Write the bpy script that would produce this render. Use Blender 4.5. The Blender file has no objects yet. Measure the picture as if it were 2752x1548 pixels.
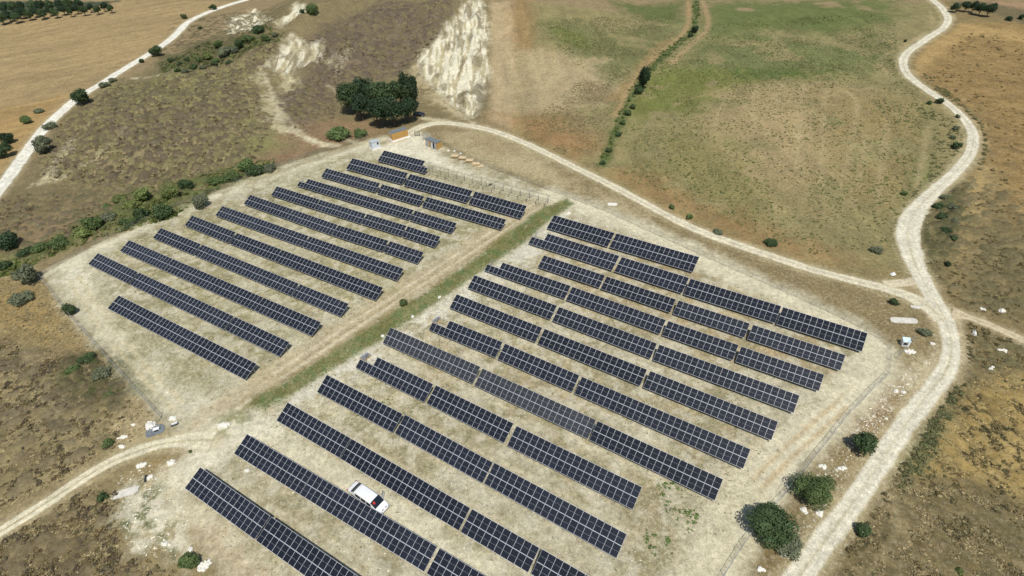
import bpy, bmesh, math, random
import numpy as np
from mathutils import Vector, Matrix
SC = bpy.context.scene
COL = SC.collection
R = math.radians
# ------------------------------------------------------------------ camera, world, sun
IMG_W, IMG_H, FPX = 2752.0, 1548.0, 1600.0
PITCH, ROLL, CAMZ = 0.679568627, -0.048889041, 85.566
_cp, _sp, _cr, _sr = math.cos(PITCH), math.sin(PITCH), math.cos(ROLL), math.sin(ROLL)
_r = np.array([1, 0, 0.]); _u = np.array([0, _sp, _cp]); FW = np.array([0, _cp, -_sp])
RT = _cr*_r+_sr*_u; UP = -_sr*_r+_cr*_u
cam_d = bpy.data.cameras.new('camera'); cam = bpy.data.objects.new('camera', cam_d); COL.objects.link(cam)
m = Matrix.Identity(4)
for k in range(3):
    m[k][0] = RT[k]; m[k][1] = UP[k]; m[k][2] = -FW[k]
m[2][3] = CAMZ
cam.matrix_world = m
cam_d.sensor_fit = 'HORIZONTAL'; cam_d.sensor_width = 36.0; cam_d.lens = 36.0*FPX/IMG_W
cam_d.clip_start = 0.5; cam_d.clip_end = 9000
SC.camera = cam
SUNV = Vector((0.12, -0.56, 1.0)).normalized()
w = bpy.data.worlds.new('World'); SC.world = w; w.use_nodes = True
nt = w.node_tree; bg = nt.nodes['Background']
sky = nt.nodes.new('ShaderNodeTexSky'); sky.sky_type = 'NISHITA'; sky.sun_disc = False
sky.sun_elevation = math.asin(SUNV.z); sky.sun_rotation = math.atan2(SUNV.x, SUNV.y)
sky.altitude = 300; sky.air_density = 1.0; sky.dust_density = 1.0
nt.links.new(sky.outputs[0], bg.inputs[0]); bg.inputs[1].default_value = 0.09
sl = bpy.data.lights.new('sun', 'SUN'); sl.energy = 3.9; sl.angle = R(0.5); sl.color = (1.0, 0.97, 0.90)
so = bpy.data.objects.new('sun', sl); COL.objects.link(so); so.rotation_euler = SUNV.to_track_quat('Z', 'Y').to_euler()
SC.view_settings.view_transform = 'Standard'; SC.view_settings.look = 'None'
SC.view_settings.exposure = 0.0; SC.view_settings.gamma = 1.0
SC.cycles.max_bounces = 5; SC.cycles.transparent_max_bounces = 12

# ------------------------------------------------------------------ numeric helpers
rng = np.random.default_rng(7); random.seed(7)
def S01(t):
    t = np.clip(t, 0, 1); return t*t*(3-2*t)
def _h(ix, iy, s):
    n = (ix.astype(np.int64)*374761393+iy.astype(np.int64)*668265263+s*1442695041) & 0xffffffff
    n = ((n ^ (n >> 13))*1274126177) & 0xffffffff
    return ((n ^ (n >> 16)) & 0xffff)/65535.0
def vn(x, y, s=0):
    x = np.asarray(x, float); y = np.asarray(y, float)
    ix = np.floor(x); iy = np.floor(y); fx = x-ix; fy = y-iy; fx = fx*fx*(3-2*fx); fy = fy*fy*(3-2*fy)
    ix = ix.astype(np.int64); iy = iy.astype(np.int64)
    a = _h(ix, iy, s); b = _h(ix+1, iy, s); c = _h(ix, iy+1, s); d = _h(ix+1, iy+1, s)
    return a+(b-a)*fx+(c-a)*fy+(a-b-c+d)*fx*fy
def fbm(x, y, s=0, o=4):
    x = np.asarray(x, float); y = np.asarray(y, float)
    t = 0; a = .5; n = 0
    for k in range(o):
        t = t+a*vn(x, y, s+k*17); n += a; a *= .5; x, y = x*1.97*.8+y*1.97*.6+11.3, -x*1.97*.6+y*1.97*.8+5.1
    return t/n
def HT(x, y):
    x = np.asarray(x, float); y = np.asarray(y, float)
    up = S01((y-222)/140.)
    side = S01((x+128)/38.)*(1-S01((x-15)/70.))
    z = 15*up*side*(0.8+0.4*fbm(x/40, y/40, 3, 2))
    u_ = x*.94-y*.34; v_ = x*.34+y*.94
    rg = 1-np.abs(2*fbm(u_/34, v_/80, 61, 3)-1)
    z = z+9.*S01((y-215)/50.)*S01((x+150)/30.)*(1-S01((x+12)/14.))*(rg-.6)*(1-S01((y-420)/60.))
    # lumpy scrub mound on the left
    md = S01((x+158)/25)*(1-S01((x+92)/40))*S01((y-160)/45)*(1-S01((y-285)/45))
    z = z+5.0*md*(0.6+0.8*fbm(x/22, y/22, 9, 3))
    # valley between mound and road ridge, far fields swell gently
    z = z+6*S01((y-300)/300.)*S01((-x-150)/80.)
    z = z+2.5*S01((x-110)/60.)*fbm(x/45, y/45, 21, 2)
    z = z+1.2*S01((y-190)/60.)*(fbm(x/25, y/25, 31, 3)-.5)*S01((x-10)/30)
    # ground falls a little outside the plant on the lower left
    out = S01((-95-x)/40.+(100-y)/120.)
    z = z-1.5*out*fbm(x/30, y/30, 41, 2)
    z = z+14*S01((np.hypot(x, y-150)-480)/900.)*fbm(x/260, y/260, 51, 3)*2
    return z
def ray(px, py):
    return FW+RT*((px-IMG_W/2)/FPX)-UP*((py-IMG_H/2)/FPX)
def at(px, py, dz=0.0):
    """world point where the sight line through photo pixel px,py meets the terrain raised by dz"""
    d = ray(px, py); o = np.array([0, 0, CAMZ]); t0 = (CAMZ-25-dz)/(-d[2]) if d[2] < 0 else 100.
    t1 = (CAMZ+5)/(-d[2])
    ts = np.linspace(t0, t1, 500); P = o+ts[:, None]*d
    g = P[:, 2]-dz-HT(P[:, 0], P[:, 1]); k = np.argmax(g < 0)
    if k == 0: k = len(ts)-1
    a, b = ts[k-1], ts[k]
    for _ in range(25):
        mm = (a+b)/2; q = o+mm*d
        if q[2]-dz-float(HT(q[0], q[1])) > 0: a = mm
        else: b = mm
    q = o+a*d; return Vector((q[0], q[1], q[2]-dz))
def D(x, y, dz=0.0): return at(x*1.06832, y*1.06832, dz)
def hz(x, y): return float(HT(x, y))

# ------------------------------------------------------------------ materials
def lin(c):
    return tuple(((v/255.)/12.92 if v/255. <= .04045 else ((v/255.+.055)/1.055)**2.4) for v in c)
def mat(name, col, rough=.8, metal=0., var=0., scale=3., spec=.3, bump=0.):
    mt = bpy.data.materials.new(name); mt.use_nodes = True; n = mt.node_tree.nodes; l = mt.node_tree.links
    b = n['Principled BSDF']; b.inputs['Base Color'].default_value = (*col, 1); b.inputs['Roughness'].default_value = rough
    b.inputs['Metallic'].default_value = metal; b.inputs['Specular IOR Level'].default_value = spec
    if var or bump:
        tc = n.new('ShaderNodeTexCoord'); no = n.new('ShaderNodeTexNoise'); no.inputs['Scale'].default_value = scale
        no.inputs['Detail'].default_value = 5; l.new(tc.outputs['Object'], no.inputs['Vector'])
        if var:
            mr = n.new('ShaderNodeMapRange'); mr.inputs[1].default_value = .3; mr.inputs[2].default_value = .7
            mr.inputs[3].default_value = 1-var; mr.inputs[4].default_value = 1+var; l.new(no.outputs['Fac'], mr.inputs[0])
            mx = n.new('ShaderNodeVectorMath'); mx.operation = 'SCALE'; mx.inputs[0].default_value = col
            l.new(mr.outputs[0], mx.inputs['Scale']); l.new(mx.outputs[0], b.inputs['Base Color'])
        if bump:
            bp = n.new('ShaderNodeBump'); bp.inputs['Strength'].default_value = bump; bp.inputs['Distance'].default_value = .1
            l.new(no.outputs['Fac'], bp.inputs['Height']); l.new(bp.outputs[0], b.inputs['Normal'])
    return mt
def leafmat(name, col, sp=.35):
    """leaves vary in colour from leaf clump to leaf clump by a per-face attribute"""
    mt = bpy.data.materials.new(name); mt.use_nodes = True; n = mt.node_tree.nodes; l = mt.node_tree.links
    b = n['Principled BSDF']; b.inputs['Roughness'].default_value = .65; b.inputs['Specular IOR Level'].default_value = .2
    at_ = n.new('ShaderNodeAttribute'); at_.attribute_name = 'tint'
    oi = n.new('ShaderNodeObjectInfo')
    mr = n.new('ShaderNodeMapRange'); mr.inputs[3].default_value = 1-sp; mr.inputs[4].default_value = 1+sp; l.new(at_.outputs['Fac'], mr.inputs[0])
    m2 = n.new('ShaderNodeMapRange'); m2.inputs[3].default_value = .82; m2.inputs[4].default_value = 1.2; l.new(oi.outputs['Random'], m2.inputs[0])
    mu = n.new('ShaderNodeMath'); mu.operation = 'MULTIPLY'; l.new(mr.outputs[0], mu.inputs[0]); l.new(m2.outputs[0], mu.inputs[1])
    mx = n.new('ShaderNodeVectorMath'); mx.operation = 'SCALE'; mx.inputs[0].default_value = col
    l.new(mu.outputs[0], mx.inputs['Scale']); l.new(mx.outputs[0], b.inputs['Base Color'])
    return mt
M = {}
M['alu'] = mat('aluminium', (.72, .73, .74), .35, .3)
M['steel'] = mat('galvanised_steel', (.42, .43, .44), .5, .4)
M['darksteel'] = mat('weathered_steel', (.24, .225, .195), .6, .2)
M['trunk'] = mat('bark', (.10, .075, .05), .9, var=.3)
M['white'] = mat('white_paint', (.80, .80, .79), .3, spec=.5)
M['whitewall'] = mat('white_panel', (.62, .66, .68), .5, var=.08, scale=1.5)
M['orange'] = mat('ochre_panel', (.47, .28, .085), .5, var=.12, scale=1.2)
M['greyroof'] = mat('grey_roof_felt', (.17, .19, .20), .8, var=.15, scale=2)
M['greypanel'] = mat('grey_door_panel', (.42, .42, .42), .6, var=.1)
M['conc'] = mat('concrete', (.62, .58, .50), .9, var=.2, scale=2.5, bump=.3)
M['concblue'] = mat('grey_concrete_pad', (.17, .19, .20), .9, var=.3, scale=2.5)
M['chalk'] = mat('chalk_rock', (.74, .71, .62), .95, var=.15, scale=4, bump=.6)
M['black'] = mat('black_plastic', (.02, .02, .022), .6)
M['darkmetal'] = mat('dark_paint_metal', (.05, .055, .055), .5, .2)
M['carglass'] = mat('car_glass', (.012, .017, .025), .08, spec=.6)
M['red'] = mat('red_cloth', (.5, .03, .02), .7)
M['lamp'] = mat('lamp_glass', (.45, .47, .5), .15, spec=.6)
M['wood'] = mat('pale_wood', (.60, .47, .28), .8, var=.2, scale=3)
M['wooddark'] = mat('old_wood', (.40, .29, .16), .85, var=.25, scale=3)
M['pad'] = mat('whitewash_plinth', (.72, .68, .63), .9, var=.12)
LEAF = {'dark': (.056, .088, .034), 'mid': (.092, .132, .044), 'yel': (.15, .18, .055), 'grey': (.14, .155, .09), 'deep': (.032, .056, .026)}
LM = {k: leafmat('leaves_'+k, v) for k, v in LEAF.items()}

# ------------------------------------------------------------------ object helpers
def tag(o, label=None, cat=None, group=None, kind=None):
    if label: o['label'] = label
    if cat: o['category'] = cat
    if group: o['group'] = group
    if kind: o['kind'] = kind
    return o
def empty(name, loc, rz=0., label=None, cat=None, group=None):
    o = bpy.data.objects.new(name, None); COL.objects.link(o); o.location = loc; o.rotation_euler = (0, 0, rz)
    o.empty_display_size = .3
    return tag(o, label, cat, group)
class MB:
    def __init__(s): s.v = []; s.f = []; s.mi = []
    def add(s, vs, fs, mi=0):
        b = len(s.v); s.v += [tuple(v) for v in vs]; s.f += [tuple(i+b for i in f) for f in fs]; s.mi += [mi]*len(fs); return s
    def box(s, c, d, rot=None, mi=0):
        x, y, z = d[0]/2, d[1]/2, d[2]/2
        vs = [Vector((i*x, j*y, k*z)) for k in (-1, 1) for j in (-1, 1) for i in (-1, 1)]
        if rot is not None: vs = [rot @ v for v in vs]
        vs = [v+Vector(c) for v in vs]
        return s.add(vs, [(0, 2, 3, 1), (4, 5, 7, 6), (0, 1, 5, 4), (2, 6, 7, 3), (0, 4, 6, 2), (1, 3, 7, 5)], mi)
    def bar(s, a, b, w, h=None, n=4, mi=0):
        a = Vector(a); b = Vector(b); h = h or w; d = (b-a).normalized(); q = d.to_track_quat('Z', 'Y').to_matrix()
        vs = []
        for p in (a, b):
            for k in range(n):
                t = 2*math.pi*(k+.5)/n; sc = 1/math.cos(math.pi/n) if n == 4 else 1
                vs.append(p+q @ Vector((math.cos(t)*w/2*sc, math.sin(t)*h/2*sc, 0)))
        fs = [(k, (k+1) % n, n+(k+1) % n, n+k) for k in range(n)]+[tuple(range(n-1, -1, -1)), tuple(range(n, 2*n))]
        return s.add(vs, fs, mi)
    def mesh(s, name, mats, smooth=False):
        me = bpy.data.meshes.new(name); me.from_pydata(s.v, [], s.f)
        for mt in (mats if isinstance(mats, (list, tuple)) else [mats]): me.materials.append(mt)
        me.polygons.foreach_set('material_index', s.mi)
        if smooth: me.polygons.foreach_set('use_smooth', [True]*len(s.f))
        me.update(); return me
    def build(s, name, mats, parent=None, smooth=False, loc=None, rz=None):
        o = bpy.data.objects.new(name, s.mesh(name, mats, smooth)); COL.objects.link(o)
        if parent: o.parent = parent
        if loc is not None: o.location = loc
        if rz is not None: o.rotation_euler = (0, 0, rz)
        return o
def inst(name, me, parent=None, loc=(0, 0, 0), rot=None, scale=None):
    o = bpy.data.objects.new(name, me); COL.objects.link(o)
    if parent: o.parent = parent
    o.location = loc
    if rot is not None: o.rotation_euler = rot
    if scale is not None: o.scale = scale
    return o
def np_mesh(name, V, F, mats, smooth=False, tint=None, cols=None):
    """big mesh from arrays; F is (n,3) or (n,4)"""
    me = bpy.data.meshes.new(name); k = F.shape[1]
    me.vertices.add(len(V)); me.vertices.foreach_set('co', V.astype(np.float32).ravel())
    me.loops.add(F.size); me.loops.foreach_set('vertex_index', F.astype(np.int32).ravel())
    me.polygons.add(len(F)); me.polygons.foreach_set('loop_start', np.arange(0, F.size, k, dtype=np.int32))
    me.polygons.foreach_set('loop_total', np.full(len(F), k, dtype=np.int32))
    if smooth: me.polygons.foreach_set('use_smooth', np.ones(len(F), dtype=bool))
    me.update(calc_edges=True)
    if tint is not None:
        a = me.attributes.new('tint', 'FLOAT', 'POINT'); a.data.foreach_set('value', tint.astype(np.float32))
    if cols is not None:
        for nm, C in cols.items():
            a = me.attributes.new(nm, 'FLOAT_COLOR', 'POINT')
            C4 = np.ones((len(C), 4), np.float32); C4[:, :3] = C; a.data.foreach_set('color', C4.ravel())
    for mt in (mats if isinstance(mats, (list, tuple)) else [mats]): me.materials.append(mt)
    return me
ORD = ['first', 'second', 'third', 'fourth', 'fifth', 'sixth', 'seventh', 'eighth', 'ninth', 'tenth', 'eleventh', 'twelfth', 'thirteenth',
       'fourteenth', 'fifteenth', 'sixteenth', 'seventeenth', 'eighteenth', 'nineteenth', 'twentieth']
ORD_ALL = ORD+['twenty-first', 'twenty-second', 'twenty-third', 'twenty-fourth', 'twenty-fifth']
# ------------------------------------------------------------------ ground sheet
def gridrows():
    ys = [-900, -500, -300, -180, -110, -60, -30, -10, 4, 12, 18]; y = 22.
    while y < 470:
        ys.append(y); y += .36 if y < 150 else .36+(y-150)*.0023
    while y < 5000: ys.append(y); y += 2+(y-470)*.08
    return np.array(ys)
YS = gridrows(); NU = 1050
US = np.linspace(-1, 1, NU); ext = np.array([1.12, 1.35, 1.8, 2.6, 4.5, 9., 20.])
US = np.concatenate([-ext[::-1], US, ext]); NC = len(US)
HWD = 75+.8*np.clip(YS, 10, 1e9)
GX = (HWD[:, None]*US[None, :]).ravel(); GY = np.repeat(YS, NC)
N = len(GX)
def alb(c, k=1.12): return np.array(lin(c))/k*np.array([.975, .985, 1.03])
C = np.tile(alb((150, 132, 96)), (N, 1)); MK = np.zeros((N, 3))   # MK: pale fleck, green fleck, dark fleck
n1 = fbm(GX/3.1, GY/3.1, 101, 4)-.5; n2 = fbm(GX/14., GY/14., 131, 4)-.5; n3 = fbm(GX/1.1, GY/1.1, 151, 3)-.5
def sub(P, pad):
    lo = P.min(0)-pad; hi = P.max(0)+pad
    return np.nonzero((GX > lo[0]) & (GX < hi[0]) & (GY > lo[1]) & (GY < hi[1]))[0]
def segd(P, idx, closed):
    x = GX[idx]; y = GY[idx]; d = np.full(len(idx), 1e9); n = len(P); ins = np.zeros(len(idx), bool)
    for i in range(n if closed else n-1):
        a = P[i]; b = P[(i+1) % n]; e = b-a; L = e@e+1e-9
        t = np.clip(((x-a[0])*e[0]+(y-a[1])*e[1])/L, 0, 1)
        d = np.minimum(d, np.hypot(x-a[0]-t*e[0], y-a[1]-t*e[1]))
        if closed:
            cr = ((a[1] > y) != (b[1] > y)) & (x < (b[0]-a[0])*(y-a[1])/(b[1]-a[1]+1e-12)+a[0]); ins ^= cr
    return np.where(ins, d, -d) if closed else d
def W(pts): return np.array([tuple(D(*p))[:2] for p in pts])
def smoothline(P, it=3):
    for _ in range(it):
        Q = [P[0]]
        for i in range(len(P)-1):
            Q += [P[i]*.75+P[i+1]*.25, P[i]*.25+P[i+1]*.75]
        Q.append(P[-1]); P = np.array(Q)
    return P
def put(idx, a, col, mk):
    a = np.clip(a, 0, 1)[:, None]
    if col is not None: C[idx] = C[idx]*(1-a)+alb(col)*a
    if mk is not None: MK[idx] = MK[idx]*(1-a)+np.array(mk)*a
def area(pts, col, soft=2., amp=3., op=1., mk=None, patch=0., ps=6., seed=0, pts_world=False):
    P = np.array(pts) if pts_world else W(pts); idx = sub(P, soft+amp+2)
    if not len(idx): return
    d = segd(P, idx, True)+amp*2*(n1[idx]+.6*n2[idx]+.5*n3[idx])
    a = S01(d/soft*.5+.5)*op
    if patch: a = a*S01((fbm(GX[idx]/ps, GY[idx]/ps, 200+seed, 4)-patch)/.14+.5)
    put(idx, a, col, mk)
def line(pts, wid, col, soft=1., amp=.6, op=1., mk=None, patch=0., ps=4., seed=0):
    P = smoothline(W(pts)); idx = sub(P, wid+soft+amp+1); d = wid/2-segd(P, idx, False)+amp*2*(n1[idx]+.7*n3[idx])
    a = S01(d/soft*.5+.5)*op
    if patch: a = a*S01((fbm(GX[idx]/ps, GY[idx]/ps, 300+seed, 3)-patch)/.16+.5)
    put(idx, a, col, mk)
def tracks(pts, gauge, wid, col, **k):
    P = smoothline(W(pts)); T = np.gradient(P, axis=0); T /= np.linalg.norm(T, axis=1)[:, None]+1e-9; Nn = np.stack([-T[:, 1], T[:, 0]], 1)
    for s in (-1, 1):
        Q = P+Nn*gauge/2*s; idx = sub(Q, wid+2); so = k.get('soft', .5); am = k.get('amp', .3)
        d = wid/2-segd(Q, idx, False)+am*2*(n1[idx]+n3[idx]); put(idx, S01(d/so*.5+.5)*k.get('op', .8)*S01((vn(GX[idx]/5, GY[idx]/5, 77)-.1)/.3), col, k.get('mk'))
def modulate(pts, ang, sx, sy, amt, soft=6, seed=0, op=1.):
    """mowing / wind streaks: brightness varies across direction ang (real stubble lines in the crop)"""
    P = W(pts); idx = sub(P, soft+3); d = segd(P, idx, True); a = S01(d/soft*.5+.5)*op
    c, s = math.cos(ang), math.sin(ang); u = GX[idx]*c+GY[idx]*s; v = -GX[idx]*s+GY[idx]*c
    u = u+3*(n2[idx]); v = v+3.5*n2[idx]
    m_ = 1+amt*2*(fbm(u/sx, v/sy, 400+seed, 4)-.5)*a; C[idx] *= m_[:, None]

def streaky(pts, col, sx, sy, soft, thr, ang=0., op=.95, seed=0):
    P = W(pts); idx = sub(P, soft+4); d = segd(P, idx, True)+4*(n1[idx]+n2[idx]); a = S01(d/soft*.5+.5)
    c, s = math.cos(ang), math.sin(ang); u = GX[idx]*c+GY[idx]*s+2*n2[idx]; v = -GX[idx]*s+GY[idx]*c
    put(idx, a*op*S01((fbm(u/sx, v/sy, 700+seed, 4)-thr)/.10+.5), col, (.3, 0, .1))
# ---- broad zones (photo pixels are only read through the terrain into world polygons)
SCRUBHILL = [(60, 440), (80, 380), (200, 262), (330, 195), (420, 150), (520, 95), (600, 60), (700, 5), (1230, 3), (1236, 300), (1000, 330), (800, 395), (700, 425), (450, 515), (200, 605), (90, 650), (-60, 660), (-60, 540)]
area([(-300, 3), (600, 3), (500, 38), (458, 68), (395, 122), (300, 178), (200, 236), (128, 303), (70, 372), (-20, 470), (-300, 700)], (166, 143, 100), 2, 1, mk=(.1, 0, .15))
area([(-100, 290), (60, 262), (170, 235), (120, 300), (60, 370), (-40, 480), (-200, 560)], (170, 140, 88), 4, 3, .8)
modulate([(-300, 3), (600, 3), (458, 68), (300, 178), (128, 303), (-20, 470), (-300, 700)], .55, 30, 2.4, .22, seed=1)
modulate([(-300, 3), (600, 3), (458, 68), (300, 178), (128, 303), (-20, 470), (-300, 700)], .2, 40, 12, .16, seed=2)
area([(-200, 3), (300, 3), (210, 24), (60, 40), (-10, 60), (-200, 120)], (70, 78, 58), 3, 2)
area(SCRUBHILL, (132, 119, 84), 3, 3, mk=(.05, .1, .7))
area([(760, 110), (830, 60), (960, 5), (1130, 5), (1110, 80), (1050, 140), (1000, 190), (870, 210), (760, 280), (720, 330), (700, 300), (690, 240), (770, 180)], (112, 99, 80), 6, 6, mk=(0, 0, .7))
area([(300, 330), (420, 290), (620, 240), (640, 330), (560, 400), (420, 440), (250, 470), (200, 440)], (118, 103, 84), 8, 8, .8, patch=.45, ps=9)
area([(280, 210), (420, 190), (560, 170), (600, 200), (520, 240), (380, 260), (250, 250)], (134, 130, 82), 8, 6, .8)
area([(150, 300), (220, 270), (300, 290), (260, 330), (160, 350)], (140, 125, 82), 6, 5, .7)
area([(400, 140), (470, 130), (600, 95), (690, 85), (700, 105), (560, 150), (420, 185), (400, 170)], (90, 92, 58), 5, 4, .8, mk=(0, .2, .6))
area([(600, 330), (690, 330), (720, 370), (640, 400), (560, 400)], (126, 124, 76), 6, 5, .8)
area([(960, 20), (1120, 10), (1080, 120), (1000, 150), (930, 130)], (124, 110, 84), 5, 5, .6, patch=.5, ps=5)
area([(700, 350), (760, 370), (860, 370), (900, 340), (840, 300), (760, 310)], (148, 118, 88), 5, 4, .7)
area([(640, 400), (720, 380), (790, 372), (760, 395), (650, 430), (560, 470)], (150, 118, 90), 4, 3, .7)
area([(880, 310), (920, 300), (960, 320), (985, 325), (930, 345), (880, 350)], (150, 122, 88), 4, 3, .7)
area([(0, 490), (120, 470), (250, 475), (300, 530), (180, 600), (60, 640), (-30, 600)], (126, 112, 78), 8, 6, .8)
area([(30, 560), (160, 540), (200, 580), (120, 620), (40, 620)], (150, 128, 94), 6, 5, .5)
# ---- right hand fields
FIELD = [(1236, 3), (2350, 3), (2392, 50), (2330, 98), (2268, 148), (2272, 180), (2340, 232), (2420, 292), (2455, 360), (2400, 440), (2300, 530), (2272, 580), (2290, 700), (2220, 718), (2050, 676), (1870, 614), (1710, 554), (1570, 474), (1430, 410), (1310, 352), (1236, 300)]
area(FIELD, (143, 132, 88), 2, 1, mk=(.15, .25, .3))
area([(1236, 3), (1290, 3), (1300, 100), (1290, 330), (1232, 300)], (178, 156, 116), 2, 1.5, .9, mk=(.5, 0, .1))
area([(1285, 3), (1340, 3), (1350, 120), (1300, 150), (1285, 80)], (150, 118, 78), 4, 4, .7)
area([(1290, 130), (1420, 120), (1560, 170), (1580, 250), (1500, 250), (1420, 280), (1300, 290)], (174, 154, 114), 8, 8, .8, mk=(.55, .1, .2))
area([(1250, 290), (1420, 290), (1500, 330), (1530, 380), (1440, 405), (1330, 355)], (152, 116, 76), 8, 5, .75, mk=(.1, .1, .3))
area([(1360, 60), (1450, 50), (1560, 90), (1640, 60), (1720, 40), (1700, 110), (1620, 160), (1560, 210), (1500, 190), (1440, 140)], (110, 112, 66), 8, 8, .85, mk=(.2, .7, .5), patch=.38, ps=11)
area([(1470, 200), (1560, 220), (1540, 300), (1480, 340), (1400, 320), (1440, 260)], (124, 108, 74), 7, 6, .75, mk=(.3, .6, .5), patch=.42, ps=9)
area([(1390, 70), (1460, 80), (1500, 120), (1430, 130)], (112, 118, 60), 5, 6, .7, mk=(0, .9, .2), patch=.4, ps=6)
area([(1540, 3), (1732, 3), (1722, 60), (1600, 45)], (88, 104, 52), 6, 5, .8)
area([(1690, 95), (1620, 165), (1565, 255), (1535, 250), (1590, 190), (1650, 120)], (170, 136, 88), 3, 2, .8, mk=(.3, 0, .1))
area([(1770, 3), (2250, 3), (2240, 50), (2100, 90), (1900, 75), (1780, 110)], (100, 112, 58), 10, 8, .9, mk=(.1, .8, .4), patch=.34, ps=14)
area([(1780, 60), (1950, 90), (2060, 110), (2200, 100), (2240, 150), (2150, 210), (2000, 190), (1820, 190), (1720, 190)], (104, 110, 60), 9, 8, .9, mk=(.3, .9, .6), patch=.42, ps=10)
area([(1600, 200), (1680, 165), (1850, 180), (2000, 176), (2110, 180), (2120, 200), (1980, 200), (1860, 215), (1800, 240), (1740, 290), (1640, 290), (1560, 330), (1575, 260)], (114, 120, 56), 6, 6, .85, mk=(.1, .6, .4), patch=.36, ps=9)
area([(1850, 172), (2110, 176), (2110, 200), (1990, 196), (1860, 200)], (88, 108, 50), 3, 3, .8, patch=.35, ps=6)
area([(1780, 230), (2100, 200), (2170, 230), (2150, 420), (2000, 520), (1800, 400), (1760, 300)], (166, 144, 100), 14, 10, .8, mk=(.4, .5, .5), patch=.4, ps=12)
area([(1880, 240), (1990, 230), (2060, 330), (1980, 420), (1900, 330)], (176, 152, 108), 8, 8, .6, mk=(.4, .5, .3), patch=.45, ps=8)
area([(1700, 320), (1850, 380), (1950, 520), (1850, 560), (1700, 480), (1580, 440), (1560, 370)], (132, 122, 74), 12, 9, .8, mk=(.2, .6, .6), patch=.4, ps=8)
area([(2080, 240), (2320, 260), (2350, 340), (2300, 470), (2180, 500), (2100, 400)], (146, 126, 80), 12, 8, .8, mk=(.3, .6, .3), patch=.4, ps=12)
area([(1500, 430), (1620, 440), (1800, 530), (2000, 600), (2200, 660), (2260, 700), (2100, 680), (1850, 600), (1650, 520)], (156, 122, 80), 8, 6, .7, mk=(.1, .3, .4))
area([(2180, 640), (2250, 600), (2275, 690), (2200, 712), (2080, 680)], (132, 120, 78), 6, 5, .8, mk=(.3, .4, .5))
area([(2330, 260), (2345, 350), (2335, 480), (2300, 520), (2310, 400)], (112, 116, 66), 4, 4, .7)
modulate(FIELD, 1.62, 40, 2.2, .2, seed=4)
modulate(FIELD, .9, 12, 5, .16, seed=5)
for q_ in ([(1905, 208), (1893, 330)], [(1965, 206), (1948, 300)], [(2022, 215), (2002, 420)], [(2078, 220), (2062, 470)], [(2130, 232), (2158, 250), (2150, 330), (2118, 480)], [(2235, 300), (2208, 500)], [(2335, 320), (2322, 400), (2306, 470)], [(2180, 330), (2150, 520)], [(1820, 260), (1790, 330)], [(2340, 30), (2352, 70), (2300, 100), (2200, 150), (2240, 190)]):
    line(q_, 1.5, (180, 160, 116), 1.2, .5, .55, patch=.3, ps=5)
line([(1750, 3), (1752, 70), (1705, 110), (1640, 165), (1598, 215), (1568, 280), (1545, 345), (1515, 415)], 3.0, (88, 102, 56), 1.5, 1.5, .85, mk=(0, .4, .5))
line([(1768, 3), (1790, 70), (1740, 110), (1690, 160)], 2.5, (172, 146, 104), 1, .6, .8)
line([(1732, 3), (1735, 70), (1690, 110), (1625, 165), (1585, 215), (1550, 290)], 2.2, (172, 144, 100), 1, .6, .8)
line([(1470, 465), (1445, 500)], 6, (108, 122, 70), 3, 2, .7)
# ---- right of the main road
area([(2350, 3), (2392, 50), (2330, 98), (2268, 148), (2272, 180), (2340, 232), (2420, 292), (2458, 360), (2400, 440), (2300, 530), (2278, 590), (2310, 700), (2400, 830), (2900, 1100), (2900, 3)], (140, 122, 82), 2, 1, mk=(.1, .15, .5))
area([(2300, 150), (2420, 60), (2650, 60), (2700, 700), (2560, 560), (2500, 400), (2440, 280), (2330, 210)], (150, 122, 74), 5, 4, .9, mk=(.25, .1, .5))
modulate([(2300, 120), (2420, 40), (2700, 60), (2700, 700), (2470, 640), (2440, 280)], 2.2, 9, 2.6, .3, seed=6)
area([(2420, 60), (2600, 90), (2600, 110), (2430, 90), (2330, 160), (2310, 190), (2295, 180), (2320, 130)], (182, 152, 96), 3, 3, .8)
area([(2330, 225), (2430, 285), (2490, 350), (2480, 380), (2420, 300), (2320, 232)], (170, 142, 92), 3, 3, .7)
area([(2400, 5), (2576, 60), (2700, 70), (2700, 40), (2500, 3)], (108, 98, 72), 3, 2, .8)
area([(2470, 3), (2700, 3), (2700, 45)], (168, 138, 104), 3, 2, .9)
area([(2310, 550), (2360, 480), (2430, 450), (2440, 560), (2400, 700), (2330, 690), (2300, 620)], (112, 106, 72), 4, 4, .85, mk=(0, .2, .8))
area([(2440, 440), (2480, 420), (2470, 540), (2440, 640), (2400, 700), (2410, 600)], (178, 152, 98), 4, 3, .8, mk=(.3, 0, .2))
area([(2450, 560), (2700, 600), (2700, 830), (2560, 830), (2440, 780), (2420, 700)], (116, 106, 72), 8, 6, .85, mk=(.1, .1, .8))
area([(2420, 800), (2480, 830), (2700, 900), (2700, 1600), (1990, 1600), (2120, 1320), (2240, 1150), (2340, 1020), (2400, 940), (2425, 870)], (124, 110, 74), 2, 1.5, mk=(.15, .15, .7))
area([(2440, 960), (2700, 930), (2700, 1300), (2480, 1210), (2320, 1190), (2380, 1060)], (163, 141, 88), 5, 6, .9, mk=(.2, .1, .3))
area([(2250, 1240), (2420, 1230), (2700, 1330), (2700, 1600), (2180, 1600), (2160, 1420)], (128, 112, 76), 6, 5, .8, mk=(.2, .1, .8))
modulate([(2330, 900), (2700, 860), (2700, 1600), (2050, 1600), (2240, 1180)], 2.45, 7, 1.1, .3, seed=7)
area([(2270, 1120), (2340, 1050), (2380, 1060), (2300, 1180), (2260, 1190)], (118, 122, 78), 3, 3, .7, mk=(.2, .4, .6))
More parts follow.
